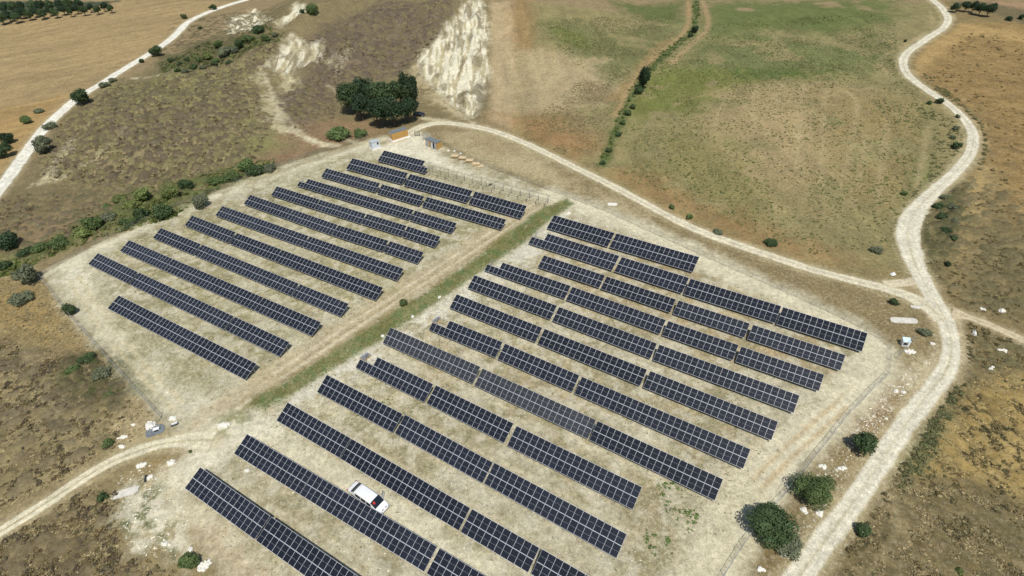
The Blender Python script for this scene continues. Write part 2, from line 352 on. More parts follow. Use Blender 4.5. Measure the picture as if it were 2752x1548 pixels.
line([(2235, 1240), (2255, 1290), (2255, 1340), (2225, 1400), (2190, 1460)], .9, (190, 172, 128), .8, .4, .6)
line([(2245, 1180), (2270, 1260), (2280, 1330), (2270, 1400), (2262, 1460)], .5, (190, 172, 128), .8, .4, .3)
# ---- band between plant fence and outer track
area([(1060, 330), (1180, 318), (1310, 362), (1500, 455), (1710, 568), (1870, 628), (2050, 690), (2300, 750), (2330, 790), (2380, 850), (2370, 930), (2310, 990), (2230, 1080), (2150, 1200), (2060, 1330), (1970, 1460), (1930, 1600), (1780, 1600), (1810, 1449), (1900, 1330), (1990, 1225), (2060, 1135), (2140, 1035), (2230, 945), (2250, 880), (2150, 818), (2000, 748), (1850, 682), (1700, 615), (1530, 535), (1400, 488), (1250, 430), (1110, 375)], (138, 122, 84), 1.6, 1, mk=(.35, .15, .6))
area([(1120, 340), (1200, 325), (1300, 370), (1420, 430), (1460, 480), (1380, 470), (1250, 420), (1150, 380)], (184, 168, 126), 5, 4, .85, mk=(.5, .1, .5))
area([(1150, 340), (1240, 345), (1300, 385), (1250, 395), (1170, 360)], (150, 130, 92), 4, 3, .7, patch=.4, ps=4)
area([(1500, 480), (1600, 520), (1640, 560), (1560, 540), (1500, 510)], (186, 170, 130), 4, 3, .7)
area([(2250, 930), (2330, 900), (2380, 900), (2370, 950), (2300, 1000), (2260, 1010)], (200, 186, 146), 3, 3, .8, mk=(.7, .1, .3))
area([(2150, 1060), (2230, 960), (2270, 1010), (2200, 1090)], (150, 118, 78), 3, 3, .7)
area([(2100, 1180), (2200, 1090), (2230, 1090), (2140, 1220)], (152, 126, 78), 3, 3, .6)
area([(2040, 1160), (2120, 1180), (2130, 1240), (2060, 1330), (1990, 1330)], (150, 138, 100), 3, 4, .7, mk=(.7, .2, .5))
area([(1830, 1449), (1900, 1340), (1990, 1240), (2020, 1330), (1960, 1449), (1920, 1600), (1790, 1600)], (122, 104, 66), 3, 2, .8, mk=(.3, .2, .6))
# ---- lower left outside the fence
area([(-300, 700), (60, 640), (110, 700), (170, 790), (260, 895), (335, 985), (405, 1060), (430, 1100), (300, 1140), (150, 1215), (-20, 1320), (-300, 1450)], (154, 139, 98), 2.5, 1.5, mk=(.1, .05, .25))
area([(0, 700), (110, 720), (200, 850), (250, 900), (200, 920), (60, 880), (-30, 840), (-100, 760)], (160, 134, 84), 5, 5, .8)
area([(-20, 860), (140, 890), (220, 1000), (140, 1080), (-40, 1100), (-100, 1000)], (112, 101, 80), 6, 6, .8, patch=.38, ps=5, mk=(0, .05, .8))
area([(160, 905), (260, 885), (320, 960), (300, 1020), (220, 1030), (150, 960)], (100, 92, 64), 3, 3, .8, mk=(0, .3, .8))
area([(-50, 1100), (120, 1110), (100, 1200), (-60, 1260)], (108, 94, 66), 6, 5, .7, patch=.42, ps=5)
area([(340, 1000), (400, 1050), (370, 1090), (310, 1110), (290, 1070)], (196, 176, 132), 3, 3, .8, mk=(.4, 0, .3))
modulate([(-300, 700), (60, 640), (260, 895), (405, 1060), (300, 1140), (-20, 1320)], -.5, 8, 1.6, .24, seed=8)
area([(-300, 1480), (0, 1350), (100, 1290), (240, 1200), (400, 1130), (450, 1130), (470, 1180), (440, 1240), (470, 1300), (520, 1380), (600, 1470), (640, 1600), (-300, 1700)], (148, 132, 92), 2, 1.5, mk=(.1, .05, .25))
area([(-50, 1400), (200, 1330), (300, 1400), (420, 1500), (100, 1600), (-100, 1600)], (102, 89, 64), 6, 6, .7, patch=.42, ps=5, mk=(0, 0, .8))
modulate([(-300, 1480), (240, 1200), (440, 1150), (520, 1400), (640, 1600), (-300, 1700)], .75, 6, 1.2, .26, seed=9)
area([(300, 1250), (380, 1200), (440, 1190), (470, 1300), (470, 1380), (420, 1400), (330, 1380), (290, 1310)], (190, 176, 136), 3, 3.5, .9, mk=(.7, .5, .4))
area([(300, 1250), (380, 1200), (450, 1200), (470, 1300), (450, 1400), (380, 1400), (290, 1340)], (96, 108, 70), 2, 3, .8, patch=.5, ps=1.6, mk=(.6, .5, .4))
area([(300, 1250), (380, 1200), (450, 1200), (480, 1300), (480, 1400), (400, 1400), (300, 1350)], (226, 216, 186), 2, 3, .9, patch=.52, ps=1.9, seed=3, mk=(.6, .2, .2))
area([(370, 1150), (440, 1140), (445, 1170), (380, 1215), (350, 1195)], (150, 126, 80), 2, 2, .6)
# ---- the plant itself
PLANT = [(112, 690), (250, 612), (450, 522), (650, 440), (800, 388), (930, 352), (1060, 330), (1110, 372), (1250, 430), (1400, 488), (1530, 535), (1700, 615), (1850, 682), (2000, 748), (2150, 818), (2250, 880), (2230, 945), (2140, 1035), (2060, 1135), (1990, 1225), (1900, 1330), (1815, 1449), (1740, 1600), (640, 1600), (560, 1430), (480, 1320), (450, 1200), (500, 1120), (430, 1070), (405, 1050), (335, 975), (262, 890), (172, 790)]
area(PLANT, (178, 166, 131), 2, 1.2, mk=(.45, .25, .4))
area([(200, 660), (700, 440), (950, 380), (1350, 520), (1200, 600), (640, 950), (400, 900)], (166, 158, 116), 10, 6, .7, mk=(.55, .5, .35), patch=.38, ps=5)
area([(700, 1000), (1200, 640), (1330, 590), (1450, 560), (1300, 760), (900, 1100), (640, 1130)], (198, 188, 152), 8, 4, .8, mk=(.9, .5, .6))
area([(1380, 560), (1750, 660), (2150, 860), (2100, 960), (1500, 800), (1330, 640)], (178, 154, 114), 6, 5, .7, mk=(.3, .2, .2))
area([(1100, 800), (1500, 880), (1950, 1090), (1850, 1200), (1300, 1050), (950, 950)], (176, 156, 116), 8, 6, .5, mk=(.35, .3, .3), patch=.42, ps=7)
area([(1600, 1210), (1900, 1120), (1850, 1300), (1760, 1460), (1560, 1440)], (166, 148, 110), 6, 5, .7, mk=(.6, .45, .6), patch=.4, ps=4)
modulate(PLANT, R(-33), 14, 1.3, .22, seed=10)
modulate(PLANT, R(-33), 4, 2.2, .16, seed=11)
area(PLANT, (142, 135, 98), 2, 1.2, .6, patch=.51, ps=1.3, seed=5)
area(PLANT, (214, 206, 178), 2, 1.2, .55, patch=.54, ps=1.7, seed=9)
area(PLANT, (206, 198, 168), 2, 1.2, .4, patch=.56, ps=9, seed=12)
PALE = (226, 217, 186)
area([(170, 740), (215, 700), (300, 760), (430, 860), (560, 960), (600, 1000), (480, 1000), (380, 960), (280, 870)], (160, 152, 112), 3, 3, .75, patch=.40, ps=2.6, mk=(.6, .5, .5))
area([(1560, 1300), (1740, 1230), (1900, 1180), (1860, 1300), (1780, 1449), (1600, 1449)], (158, 148, 112), 4, 4, .6, patch=.46, ps=2.4, mk=(.6, .5, .5))
area([(440, 1260), (520, 1300), (700, 1449), (640, 1500), (520, 1420)], (160, 146, 108), 3, 3, .6, patch=.42, ps=2.4, mk=(.6, .3, .5))
line([(690, 1042), (780, 990), (900, 915), (1060, 815), (1180, 735), (1320, 640), (1400, 570), (1450, 530)], 6, (224, 217, 192), 2.5, 2.2, .85, patch=.42, ps=2.2, mk=(.6, .6, .5))
line([(130, 682), (215, 640), (450, 530), (560, 488), (700, 436), (850, 388), (960, 350)], 3.2, (222, 213, 180), 2.5, 1.2, .9, mk=(.5, .1, .2), patch=.25, ps=4)
line([(120, 668), (400, 545), (650, 452), (800, 398), (920, 358)], 2.2, (132, 116, 78), 1.5, .8, .6, patch=.35, ps=5)
line([(180, 700), (200, 690), (215, 740), (270, 830), (340, 915), (410, 985)], 3.6, (220, 210, 176), 2.5, 1.3, .85, mk=(.5, .1, .3), patch=.3, ps=3)
area([(160, 680), (215, 665), (230, 720), (190, 740)], PALE, 3, 2, .9, mk=(.5, 0, .2))
area([(380, 970), (520, 990), (600, 1000), (520, 1060), (430, 1030)], PALE, 3, 3, .8, mk=(.6, .2, .3))
area([(270, 900), (330, 890), (370, 960), (420, 1040), (350, 980)], (116, 116, 78), 2.5, 2.5, .75, patch=.42, ps=3)
tracks([(185, 700), (250, 800), (330, 900), (410, 985), (450, 1020)], 2.0, .8, (206, 192, 150))
TRK = [(500, 1090), (560, 1040), (640, 985), (760, 905), (880, 825), (1000, 748), (1120, 668), (1240, 590), (1340, 522), (1390, 490)]
line(TRK, 7.5, (186, 169, 130), 2, 1.2, .8, mk=(.45, .1, .3))
tracks(TRK, 2.2, .6, (216, 203, 168), op=.9)
tracks([(x+14, y+4) for x, y in TRK], 2.0, .5, (160, 140, 100), op=.6)
for q_ in ([(640, 1110), (900, 1260), (1220, 1450)], [(560, 1220), (800, 1360), (960, 1460)], [(740, 1040), (1000, 1180), (1300, 1350), (1480, 1449)], [(840, 960), (1100, 1095), (1400, 1250), (1640, 1380)], [(990, 880), (1300, 1030), (1700, 1210)], [(1110, 830), (1500, 980), (1800, 1110)], [(1370, 620), (1700, 740), (2050, 890)], [(1340, 680), (1680, 810), (2000, 950)], [(400, 650), (800, 830)], [(500, 610), (900, 780)], [(620, 560), (1020, 720)]):
    tracks(q_, 1.8, .45, (212, 200, 164), op=.6); tracks([(x+9, y-9) for x, y in q_], 1.8, .3, (158, 144, 102), op=.5)
tracks([(470, 1060), (560, 1010), (660, 945), (760, 880), (900, 790)], 1.8, .5, (206, 192, 152), op=.5)
area([(940, 375), (1050, 335), (1110, 400), (1200, 450), (1380, 485), (1400, 500), (1380, 510), (1240, 470), (1100, 420), (1040, 395)], (228, 220, 190), 3, 2, .9, mk=(.4, .1, .2))
line([(1110, 440), (1350, 500)], 5, (170, 160, 118), 2, 1.5, .5, mk=(.6, .6, .4))
EDG = [(1390, 492), (1500, 528), (1640, 590), (1790, 660), (1950, 735), (2090, 800), (2170, 850), (2215, 900), (2190, 950), (2110, 1020), (2040, 1085), (1960, 1150), (1895, 1225), (1830, 1310), (1790, 1400), (1760, 1500)]
line(EDG, 7, (222, 212, 178), 3, 1.5, .9, mk=(.5, .1, .25))
tracks(EDG, 2.0, .7, (214, 202, 166), op=.6)
tracks([(2180, 960), (2100, 1035), (2020, 1105), (1950, 1170), (1890, 1235)], 1.8, .55, (196, 172, 128), op=.9)
line([(1880, 1240), (1840, 1310), (1770, 1449)], 7, (206, 196, 158), 3, 2, .6, mk=(.8, .4, .5), patch=.4, ps=2.5)
line([(620, 1100), (690, 1105), (760, 1150), (900, 1230), (1000, 1300), (1220, 1460)], 4.2, (222, 213, 180), 2.5, 1.2, .85, mk=(.4, .1, .3))
line([(430, 1190), (440, 1250), (500, 1310), (600, 1400), (700, 1500)], 4, (220, 208, 172), 2.5, 1.3, .75, mk=(.5, .2, .4))
area([(470, 1095), (560, 1050), (650, 1040), (740, 1040), (700, 1075), (640, 1120), (590, 1140), (520, 1190), (470, 1250), (430, 1280), (430, 1190), (465, 1140)], (226, 217, 186), 3, 2, .92, mk=(.4, .05, .2))
line([(500, 1330), (640, 1440), (720, 1510)], 3, (170, 146, 106), 2, 1.5, .6, patch=.42, ps=4)
line([(440, 530), (950, 700), (1000, 735)], 2, (150, 142, 90), 2, 1.5, .3, patch=.4)
area([(555, 1045), (610, 1030), (625, 1050), (600, 1090), (540, 1100), (545, 1070)], (118, 122, 70), 2, 1.5, .8, patch=.42, ps=2, mk=(.4, .6, .4))
# green verge strip
STRIP = [(628, 1018), (665, 1032), (760, 976), (900, 890), (1040, 800), (1150, 722), (1300, 622), (1388, 548), (1445, 512), (1425, 500), (1370, 522), (1270, 594), (1130, 697), (1000, 780), (880, 856), (760, 932), (640, 1002)]
area(STRIP, (102, 118, 68), 1.2, 1.1, .95, mk=(.15, .3, .4)); area(STRIP, (150, 140, 96), 1.2, 1.1, .7, patch=.52, ps=1.8, seed=3)
area(STRIP, (124, 106, 62), .8, .5, .5, patch=.56, ps=2.5)
line([(640, 1000), (760, 930), (880, 853), (1000, 777), (1130, 694), (1270, 590)], .8, (140, 116, 72), .6, .4, .5, patch=.4)
# ---- chalk scars
CH = [[(738, 84), (765, 108), (800, 96), (812, 128), (772, 158), (742, 182), (728, 205), (700, 172), (676, 166), (704, 128), (720, 100)],
      [(1176, 3), (1215, 3), (1222, 60), (1228, 200), (1210, 262), (1188, 292), (1140, 262), (1062, 192), (1048, 160), (1050, 132), (1082, 118), (1120, 66)],
      [(572, 52), (640, 20), (690, 48), (640, 80), (572, 82)], [(740, 8), (765, 5), (772, 24), (700, 68), (690, 62)],
      [(790, 120), (815, 100), (818, 150), (800, 160)], [(834, 150), (880, 110), (890, 120), (848, 180), (836, 176)]]
for k, c_ in enumerate(CH): area(c_, (196, 184, 144), 2.4, 3, .8, mk=(.5, 0, .35)); streaky(c_, (228, 220, 190), .85, 8, 2.2, .44)
area([(650, 180), (680, 230), (700, 300), (760, 345), (700, 345), (664, 300), (662, 250), (640, 200)], (196, 184, 140), 3, 4, .8, mk=(.6, .1, .4), patch=.38, ps=3)
area([(700, 185), (755, 190), (748, 240), (720, 260), (700, 230)], (196, 184, 140), 3, 4, .7, mk=(.6, .1, .5), patch=.45, ps=3)
for q_ in ([(655, 170), (690, 250), (700, 300), (740, 335), (790, 356), (850, 366)], [(690, 250), (720, 300), (770, 345), (830, 372)], [(320, 330), (220, 425), (80, 470)], [(185, 350), (150, 400), (115, 450)], [(330, 196), (400, 188), (440, 178)],
           [(215, 325), (245, 300)], [(840, 330), (900, 365), (960, 350)], [(1065, 298), (1130, 305), (1180, 320)], [(1100, 250), (1150, 285), (1200, 315)], [(1060, 190), (1110, 240), (1170, 290)], [(830, 220), (890, 245)]):
    line(q_, 1.7, (212, 200, 160), 1.5, 1.2, .75, patch=.36, ps=3, mk=(.6, 0, .3))
area([(150, 380), (180, 350), (190, 370), (150, 440), (118, 450)], (205, 192, 150), 2, 2, .8, mk=(.7, 0, .4))
area([(1040, 150), (1080, 210), (1140, 270), (1190, 300), (1140, 290), (1060, 240), (1030, 190)], (184, 166, 122), 3, 4, .7, mk=(.7, 0, .6), patch=.42, ps=3)
area([(1165, 230), (1225, 200), (1228, 265), (1175, 262)], (116, 102, 74), 2, 3, .8, patch=.46, ps=4)
# pale shoulders of the roads are painted below, with the road ribbons
ROADS = {
 'A': ([(640, -6), (600, 5), (545, 22), (500, 41), (470, 56), (455, 74), (430, 99), (395, 124), (350, 151), (300, 181), (255, 211), (200, 242), (165, 272), (130, 303), (100, 335), (74, 372), (45, 415), (14, 458), (-20, 500), (-60, 545), (-120, 600)], 4.6),
 'B': ([(2310, -30), (2350, 3), (2378, 30), (2388, 50), (2372, 74), (2330, 99), (2290, 124), (2270, 150), (2274, 178), (2300, 204), (2345, 235), (2390, 265), (2425, 297), (2446, 328), (2450, 362), (2436, 400), (2398, 440), (2348, 482), (2302, 530), (2281, 575), (2286, 620), (2304, 672), (2334, 730), (2372, 790), (2392, 840), (2396, 890), (2382, 935), (2340, 985), (2290, 1050), (2236, 1130), (2180, 1215), (2120, 1300), (2060, 1382), (2010, 1449), (1975, 1500), (1930, 1570)], 4.2),
 'C': ([(1000, 352), (1035, 330), (1070, 314), (1110, 308), (1170, 314), (1240, 328), (1310, 355), (1370, 383), (1430, 413), (1500, 447), (1570, 484), (1640, 522), (1710, 560), (1790, 594), (1870, 622), (1960, 652), (2050, 681), (2140, 704), (2220, 724), (2290, 745), (2345, 775), (2375, 810)], 3.0),
 'D': ([(2395, 785), (2440, 798), (2490, 818), (2540, 840), (2600, 866), (2700, 915)], 2.4),
 'E': ([(-60, 1375), (0, 1338), (60, 1303), (120, 1264), (180, 1224), (250, 1178), (320, 1144), (400, 1118), (470, 1108), (545, 1108)], 2.8),
 'F': ([(2225, 716), (2262, 714), (2305, 706)], 2.0)}
for k, (q_, wd) in ROADS.items():
    line(q_, wd+1.0, (188, 173, 132), 1.6, .9, .7, mk=(.8, 0, .4))
area([(2330, 740), (2420, 800), (2425, 900), (2390, 950), (2330, 1010), (2270, 1090), (2240, 1090), (2300, 980), (2350, 920), (2365, 860), (2340, 800)], (196, 180, 142), 2, 1.2, .85, mk=(.5, 0, .2))
line([(2268, 150), (2278, 190), (2340, 240), (2400, 285), (2440, 330)], 10.5, (122, 108, 72), 2.5, 1.5, .3, patch=.45)
Z = HT(GX, GY)
def domes(pts, cell, dens, hgt, cols, soft=5, seed=0, gap=None, op=.85, st=1., ang=0.):
    """low bushes growing shoulder to shoulder, as relief of the ground sheet: one dome per jittered cell"""
    P = W(pts); idx = sub(P, soft); d = segd(P, idx, True)+4*n2[idx]; a = S01(d/soft*.5+.5); k = a > .02; idx = idx[k]; a = a[k]
    x0 = GX[idx]+.5*n3[idx]; y0 = GY[idx]+.5*n1[idx]; c_, s_ = math.cos(ang), math.sin(ang)
    x = (x0*c_+y0*s_)/cell/st; y = (-x0*s_+y0*c_)/cell; ix = np.floor(x).astype(np.int64); iy = np.floor(y).astype(np.int64)
    best = np.zeros(len(idx)); cid = np.zeros(len(idx))
    for i in (-1, 0, 1):
        for j in (-1, 0, 1):
            jx = _h(ix+i, iy+j, seed+1); jy = _h(ix+i, iy+j, seed+2); rr = .42+.42*_h(ix+i, iy+j, seed+3); on = _h(ix+i, iy+j, seed+4) < dens
            q = 1-((x-ix-i-jx)**2+(y-iy-j-jy)**2)/rr**2; q = np.where(on & (q > 0), np.sqrt(np.clip(q, 0, 1))*rr/.84, 0)
            m_ = q > best; best = np.where(m_, q, best); cid = np.where(m_, _h(ix+i, iy+j, seed+5), cid)
    fl = S01((rd0[idx]-.3)/2.); Z[idx] += best*hgt*a*fl
    ci = np.minimum((cid*len(cols)).astype(int), len(cols)-1); cc = np.array([alb(c) for c in cols])[ci]*(.85+.3*((cid*37) % 1))[:, None]
    w_ = (S01(best/.25)*a*op*fl)[:, None]; C[idx] = C[idx]*(1-w_)+cc*w_
    if gap is not None:
        g_ = ((1-S01(best/.2))*a*.5*fl)[:, None]; C[idx] = C[idx]*(1-g_)+alb(gap)*g_
rd0 = np.full(N, 1e9)
for q_, wd in ROADS.values():
    P = smoothline(W(q_)); idx = sub(P, 6); rd0[idx] = np.minimum(rd0[idx], segd(P, idx, False)-wd/2)
DH = [(90, 440), (130, 330), (190, 275), (300, 205), (420, 190), (560, 165), (650, 120), (700, 110), (650, 190), (655, 250), (670, 330), (620, 395), (500, 450), (380, 490), (240, 480), (120, 455)]
domes(DH, 1.75, .78, 1.15, [(108, 97, 72), (122, 113, 76), (100, 89, 70), (128, 121, 80), (104, 94, 74)], 5, 10, (162, 147, 104))
DB = [(760, 110), (840, 60), (960, 5), (1140, 3), (1110, 80), (1050, 130), (1010, 190), (870, 210), (830, 215), (850, 250), (770, 330), (730, 320), (700, 250), (780, 180), (830, 110)]
domes(DB, 1.9, .85, 1.0, [(112, 99, 80), (120, 106, 82), (104, 92, 76), (122, 112, 78)], 5, 20, (130, 116, 84))
domes([(0, 500), (150, 480), (330, 490), (480, 460), (600, 425), (450, 515), (240, 600), (90, 645), (-60, 640)], 1.8, .55, .6, [(112, 100, 78), (104, 98, 72), (122, 110, 78)], 5, 30)
domes([(440, 60), (600, 30), (720, 10), (700, 90), (560, 150), (410, 190), (380, 160)], 1.8, .4, .6, [(96, 92, 62), (112, 100, 74)], 4, 35)
domes([(-300, 830), (60, 860), (230, 880), (330, 990), (330, 1050), (290, 1120), (150, 1210), (-20, 1310), (-300, 1440)], 1.9, .34, .5, [(118, 106, 80), (110, 99, 76), (128, 114, 80), (120, 108, 74)], 4, 40, op=.6)
domes([(-300, 1480), (0, 1360), (110, 1300), (250, 1210), (300, 1260), (300, 1390), (440, 1430), (430, 1600), (-300, 1700)], 1.7, .4, .5, [(116, 103, 76), (108, 96, 74), (124, 110, 78)], 4, 50, op=.6)
domes([(2250, 1200), (2420, 1230), (2700, 1330), (2700, 1600), (2130, 1600), (2180, 1380)], 1.3, .6, .4, [(112, 102, 70), (104, 96, 66), (122, 110, 74), (116, 104, 66)], 4, 60, op=.6, st=2., ang=2.4)
domes([(2430, 850), (2700, 860), (2700, 960), (2480, 950), (2360, 1060), (2380, 960)], 1.4, .6, .4, [(108, 100, 68), (100, 96, 66)], 3, 70, op=.7)
domes([(2440, 960), (2700, 930), (2700, 1300), (2480, 1210), (2320, 1190), (2380, 1060)], 1.2, .5, .35, [(168, 140, 80), (152, 126, 72), (178, 150, 90)], 4, 80, op=.6, st=2.2, ang=1.9)
domes([(2310, 560), (2370, 470), (2450, 440), (2700, 560), (2700, 830), (2440, 780), (2320, 690)], 1.8, .5, .5, [(112, 102, 72), (104, 96, 66), (126, 112, 76)], 4, 90, op=.7)
domes([(2310, 560), (2350, 490), (2430, 455), (2440, 560), (2400, 640), (2325, 640)], 1.8, .75, .9, [(86, 84, 58), (96, 92, 64), (80, 82, 52)], 3, 92)
domes([(2420, 90), (2700, 80), (2700, 560), (2500, 420), (2440, 280), (2330, 200)], 2.2, .4, .35, [(146, 120, 74), (132, 110, 70)], 5, 95, op=.5, st=1.8, ang=2.3)
domes([(170, 900), (270, 885), (320, 960), (300, 1020), (220, 1030), (150, 960)], 1.3, .8, .6, [(92, 88, 58), (100, 90, 66), (80, 84, 50)], 2.5, 97)
domes([(60, 640), (150, 590), (260, 540), (340, 480), (440, 460), (600, 420), (680, 400), (690, 430), (560, 470), (430, 550), (250, 600), (80, 670), (0, 690), (-40, 650)], 1.7, .8, .8, [(92, 100, 56), (104, 108, 62), (84, 92, 52)], 3, 98)
# gullies cut into the chalk scars
for c_ in CH:
    P = W(c_); idx = sub(P, 4); d = segd(P, idx, True); a = S01(d/5+.6)
    g = np.abs(fbm(GX[idx]/3.2+n2[idx]*1.5, GY[idx]/17., 501, 3)-.5)*2
    Z[idx] -= a*3.2*(.5-g)
    g2 = S01((fbm(GX[idx]/2.2+n2[idx]*2, GY[idx]/9., 511, 3)-.54)/.1)*a*.7
    C[idx] = C[idx]*(1-g2[:, None])+alb((122, 108, 78))*g2[:, None]
# shallow unevenness and the rolling scrub humps
rel = S01((SC_ := (fbm(GX/7, GY/7, 601, 4)-.5)*2)*.5+.5)
hill = S01((GY-215)/60)*(GX < 5)+S01((-96-GX)/20.)*(GY < 330)+S01((60-GY)/20)*(GX < -60)+S01((GX-75-.15*GY)/20)
rd = np.full(N, 1e9)
for q_, wd in ROADS.values():
    P = smoothline(W(q_)); idx = sub(P, 14); rd[idx] = np.minimum(rd[idx], segd(P, idx, False)-wd/2)
flat = S01((rd-.5)/7.)
Z += np.clip(hill, 0, 1)*(rel-.5)*.9*MK[:, 2]*flat
Z += (n3*.06+n1*.10)*np.clip((GY > 15), 0, 1)*.6*(.25+.75*flat)
V = np.stack([GX, GY, Z], 1)
nr = len(YS); i0 = (np.arange(nr-1)[:, None]*NC+np.arange(NC-1)[None, :]).ravel()
F = np.stack([i0, i0+1, i0+NC+1, i0+NC], 1)
def ground_material(name, bump=.5, spk=1.):
    mt = bpy.data.materials.new(name); mt.use_nodes = True; n = mt.node_tree.nodes; l = mt.node_tree.links
    b = n['Principled BSDF']; b.inputs['Roughness'].default_value = .95; b.inputs['Specular IOR Level'].default_value = .1
    tc = n.new('ShaderNodeTexCoord')
    ca = n.new('ShaderNodeAttribute'); ca.attribute_name = 'col'; ma = n.new('ShaderNodeAttribute'); ma.attribute_name = 'mix'
    sp_ = n.new('ShaderNodeSeparateColor'); l.new(ma.outputs['Color'], sp_.inputs[0])
    def noise(sc, det=6, ro=.6, dist=0.):
        q = n.new('ShaderNodeTexNoise'); q.inputs['Scale'].default_value = sc; q.inputs['Detail'].default_value = det
        q.inputs['Roughness'].default_value = ro; q.inputs['Distortion'].default_value = dist; l.new(tc.outputs['Object'], q.inputs['Vector']); return q
    def rng_(src, a, b_, c, d):
        q = n.new('ShaderNodeMapRange'); q.interpolation_type = 'SMOOTHSTEP'; q.inputs[1].default_value = a; q.inputs[2].default_value = b_
        q.inputs[3].default_value = c; q.inputs[4].default_value = d; l.new(src, q.inputs[0]); return q
    def mixc(fac, a, col, mode='MIX'):
        q = n.new('ShaderNodeMix'); q.data_type = 'RGBA'; q.blend_type = mode; l.new(fac, q.inputs[0]); l.new(a, q.inputs[6])
        q.inputs[7].default_value = (*col, 1); return q.outputs[2]
    def mul(a, b_):
        q = n.new('ShaderNodeMath'); q.operation = 'MULTIPLY'; l.new(a, q.inputs[0])
        if isinstance(b_, float): q.inputs[1].default_value = b_
        else: l.new(b_, q.inputs[1])
        return q.outputs[0]
    nA = noise(1.1, 9, .80, .5); nB = noise(2.1, 8, .78, .4); nC = noise(.23, 5, .6); nD = noise(6., 4, .7)
    v = rng_(nA.outputs['Fac'], .3, .7, .68, 1.32); v2 = rng_(nD.outputs['Fac'], .3, .7, .78, 1.22); v3 = rng_(nC.outputs['Fac'], .3, .7, .9, 1.1)
    f = mul(mul(v.outputs[0], v2.outputs[0]), v3.outputs[0])
    sc_ = n.new('ShaderNodeVectorMath'); sc_.operation = 'SCALE'; l.new(ca.outputs['Color'], sc_.inputs[0]); l.new(f, sc_.inputs['Scale'])
    c = sc_.outputs[0]
    c = mixc(mul(mul(rng_(nB.outputs['Fac'], .53, .59, 0, 1).outputs[0], sp_.outputs[1]), .85*spk), c, tuple(alb((98, 106, 66))))
    nE = noise(1.5, 8, .78, .5)
    c = mixc(mul(mul(rng_(nE.outputs['Fac'], .53, .64, 0, 1).outputs[0], sp_.outputs[2]), .7*spk), c, tuple(alb((92, 80, 56))))
    nF = noise(1.7, 8, .8, .8)
    c = mixc(mul(mul(rng_(nF.outputs['Fac'], .51, .58, 0, 1).outputs[0], sp_.outputs[0]), .85*spk), c, tuple(alb((226, 214, 176))))
    l.new(c, b.inputs['Base Color'])
    ad = n.new('ShaderNodeMath'); ad.operation = 'ADD'; l.new(nA.outputs['Fac'], ad.inputs[0]); l.new(mul(nD.outputs['Fac'], .4), ad.inputs[1])
    bp = n.new('ShaderNodeBump'); bp.inputs['Strength'].default_value = bump; bp.inputs['Distance'].default_value = .35
    l.new(ad.outputs[0], bp.inputs['Height']); l.new(bp.outputs[0], b.inputs['Normal'])
    return mt
GM = ground_material('dry_ground')
me = np_mesh('ground', V, F, GM, True, cols={'col': C, 'mix': MK})
go = bpy.data.objects.new('ground', me); COL.objects.link(go); tag(go, kind='structure')
def gcol(x, y):      # ground colour at a world point (nearest vertex)
    j = np.clip(np.searchsorted(YS, y), 0, nr-1); u = x/HWD[j]; i = np.clip(np.searchsorted(US, u), 0, NC-1); return j*NC+i
# ---- road ribbons
RMAT = ground_material('white_gravel', .25, .6)
def road(name, pts, wd, seed, col=(223, 215, 188), cen=.6):
    P = smoothline(W(pts), 3); L = np.concatenate([[0], np.cumsum(np.linalg.norm(np.diff(P, axis=0), axis=1))])
    s = np.arange(0, L[-1], .7); P = np.stack([np.interp(s, L, P[:, 0]), np.interp(s, L, P[:, 1])], 1)
    for _ in range(6): P[1:-1] = (P[:-2]+P[1:-1]*2+P[2:])/4
    T = np.gradient(P, axis=0); T /= np.linalg.norm(T, axis=1)[:, None]; Nn = np.stack([-T[:, 1], T[:, 0]], 1)
    K = 17; tt = np.linspace(-1, 1, K); wv = wd(s/L[-1]) if callable(wd) else np.full(len(s), wd)
    VV = []; cc = []; mm = []
    for k, t in enumerate(tt):
        e = (fbm(s/2.2, s*0+k*0.0+(9 if t > 0 else 2), seed, 4)-.5)*.8
        hwid = wv/2*1.1+e*(abs(t)**3)*.5+ (fbm(s/14, s*0+(3 if t > 0 else 6), seed+5, 2)-.5)*.5
        q = P+Nn*(hwid*t)[:, None]; z = HT(q[:, 0], q[:, 1])+.08-.05*abs(t)**4
        VV.append(np.stack([q[:, 0], q[:, 1], z], 1))
        base = alb(col); bandc = alb((178, 164, 126)); r_ = math.exp(-(t/.15)**2)*cen+.22*math.exp(-((abs(t)-.36)/.08)**2)+.5*max(0, abs(t)-.65)/.35
        r = r_*(.2+1.4*fbm(s/9., s*0+t*3, seed+9, 3))
        cv = base[None]*(1-r[:, None])+bandc[None]*r[:, None]
        ew = S01((abs(t)-.70+.35*(fbm(s/1.8, s*0+t*2, seed+31, 3)-.5))/.30)[:, None]*(.0 if abs(t) < .5 else 1.)
        cv = cv*(1-ew)+C[gcol(q[:, 0], q[:, 1])]*ew; cc.append(cv); mm.append(np.tile([.35, 0, .08+.25*(abs(t) > .85)], (len(s), 1)))
    ns = len(s); VV = np.stack(VV, 1).reshape(-1, 3); cc = np.stack(cc, 1).reshape(-1, 3); mm = np.stack(mm, 1).reshape(-1, 3)
    i = (np.arange(ns-1)[:, None]*K+np.arange(K-1)[None, :]).ravel(); FF = np.stack([i, i+K, i+K+1, i+1], 1)[:, ::-1]
    if name == 'dirt_road': pass
    o = bpy.data.objects.new(name, np_mesh(name, VV, FF, RMAT, True, cols={'col': cc, 'mix': mm})); COL.objects.link(o); tag(o, kind='structure')
    return o
road('road', ROADS['A'][0], 4.6, 11, (238, 233, 212), .1)
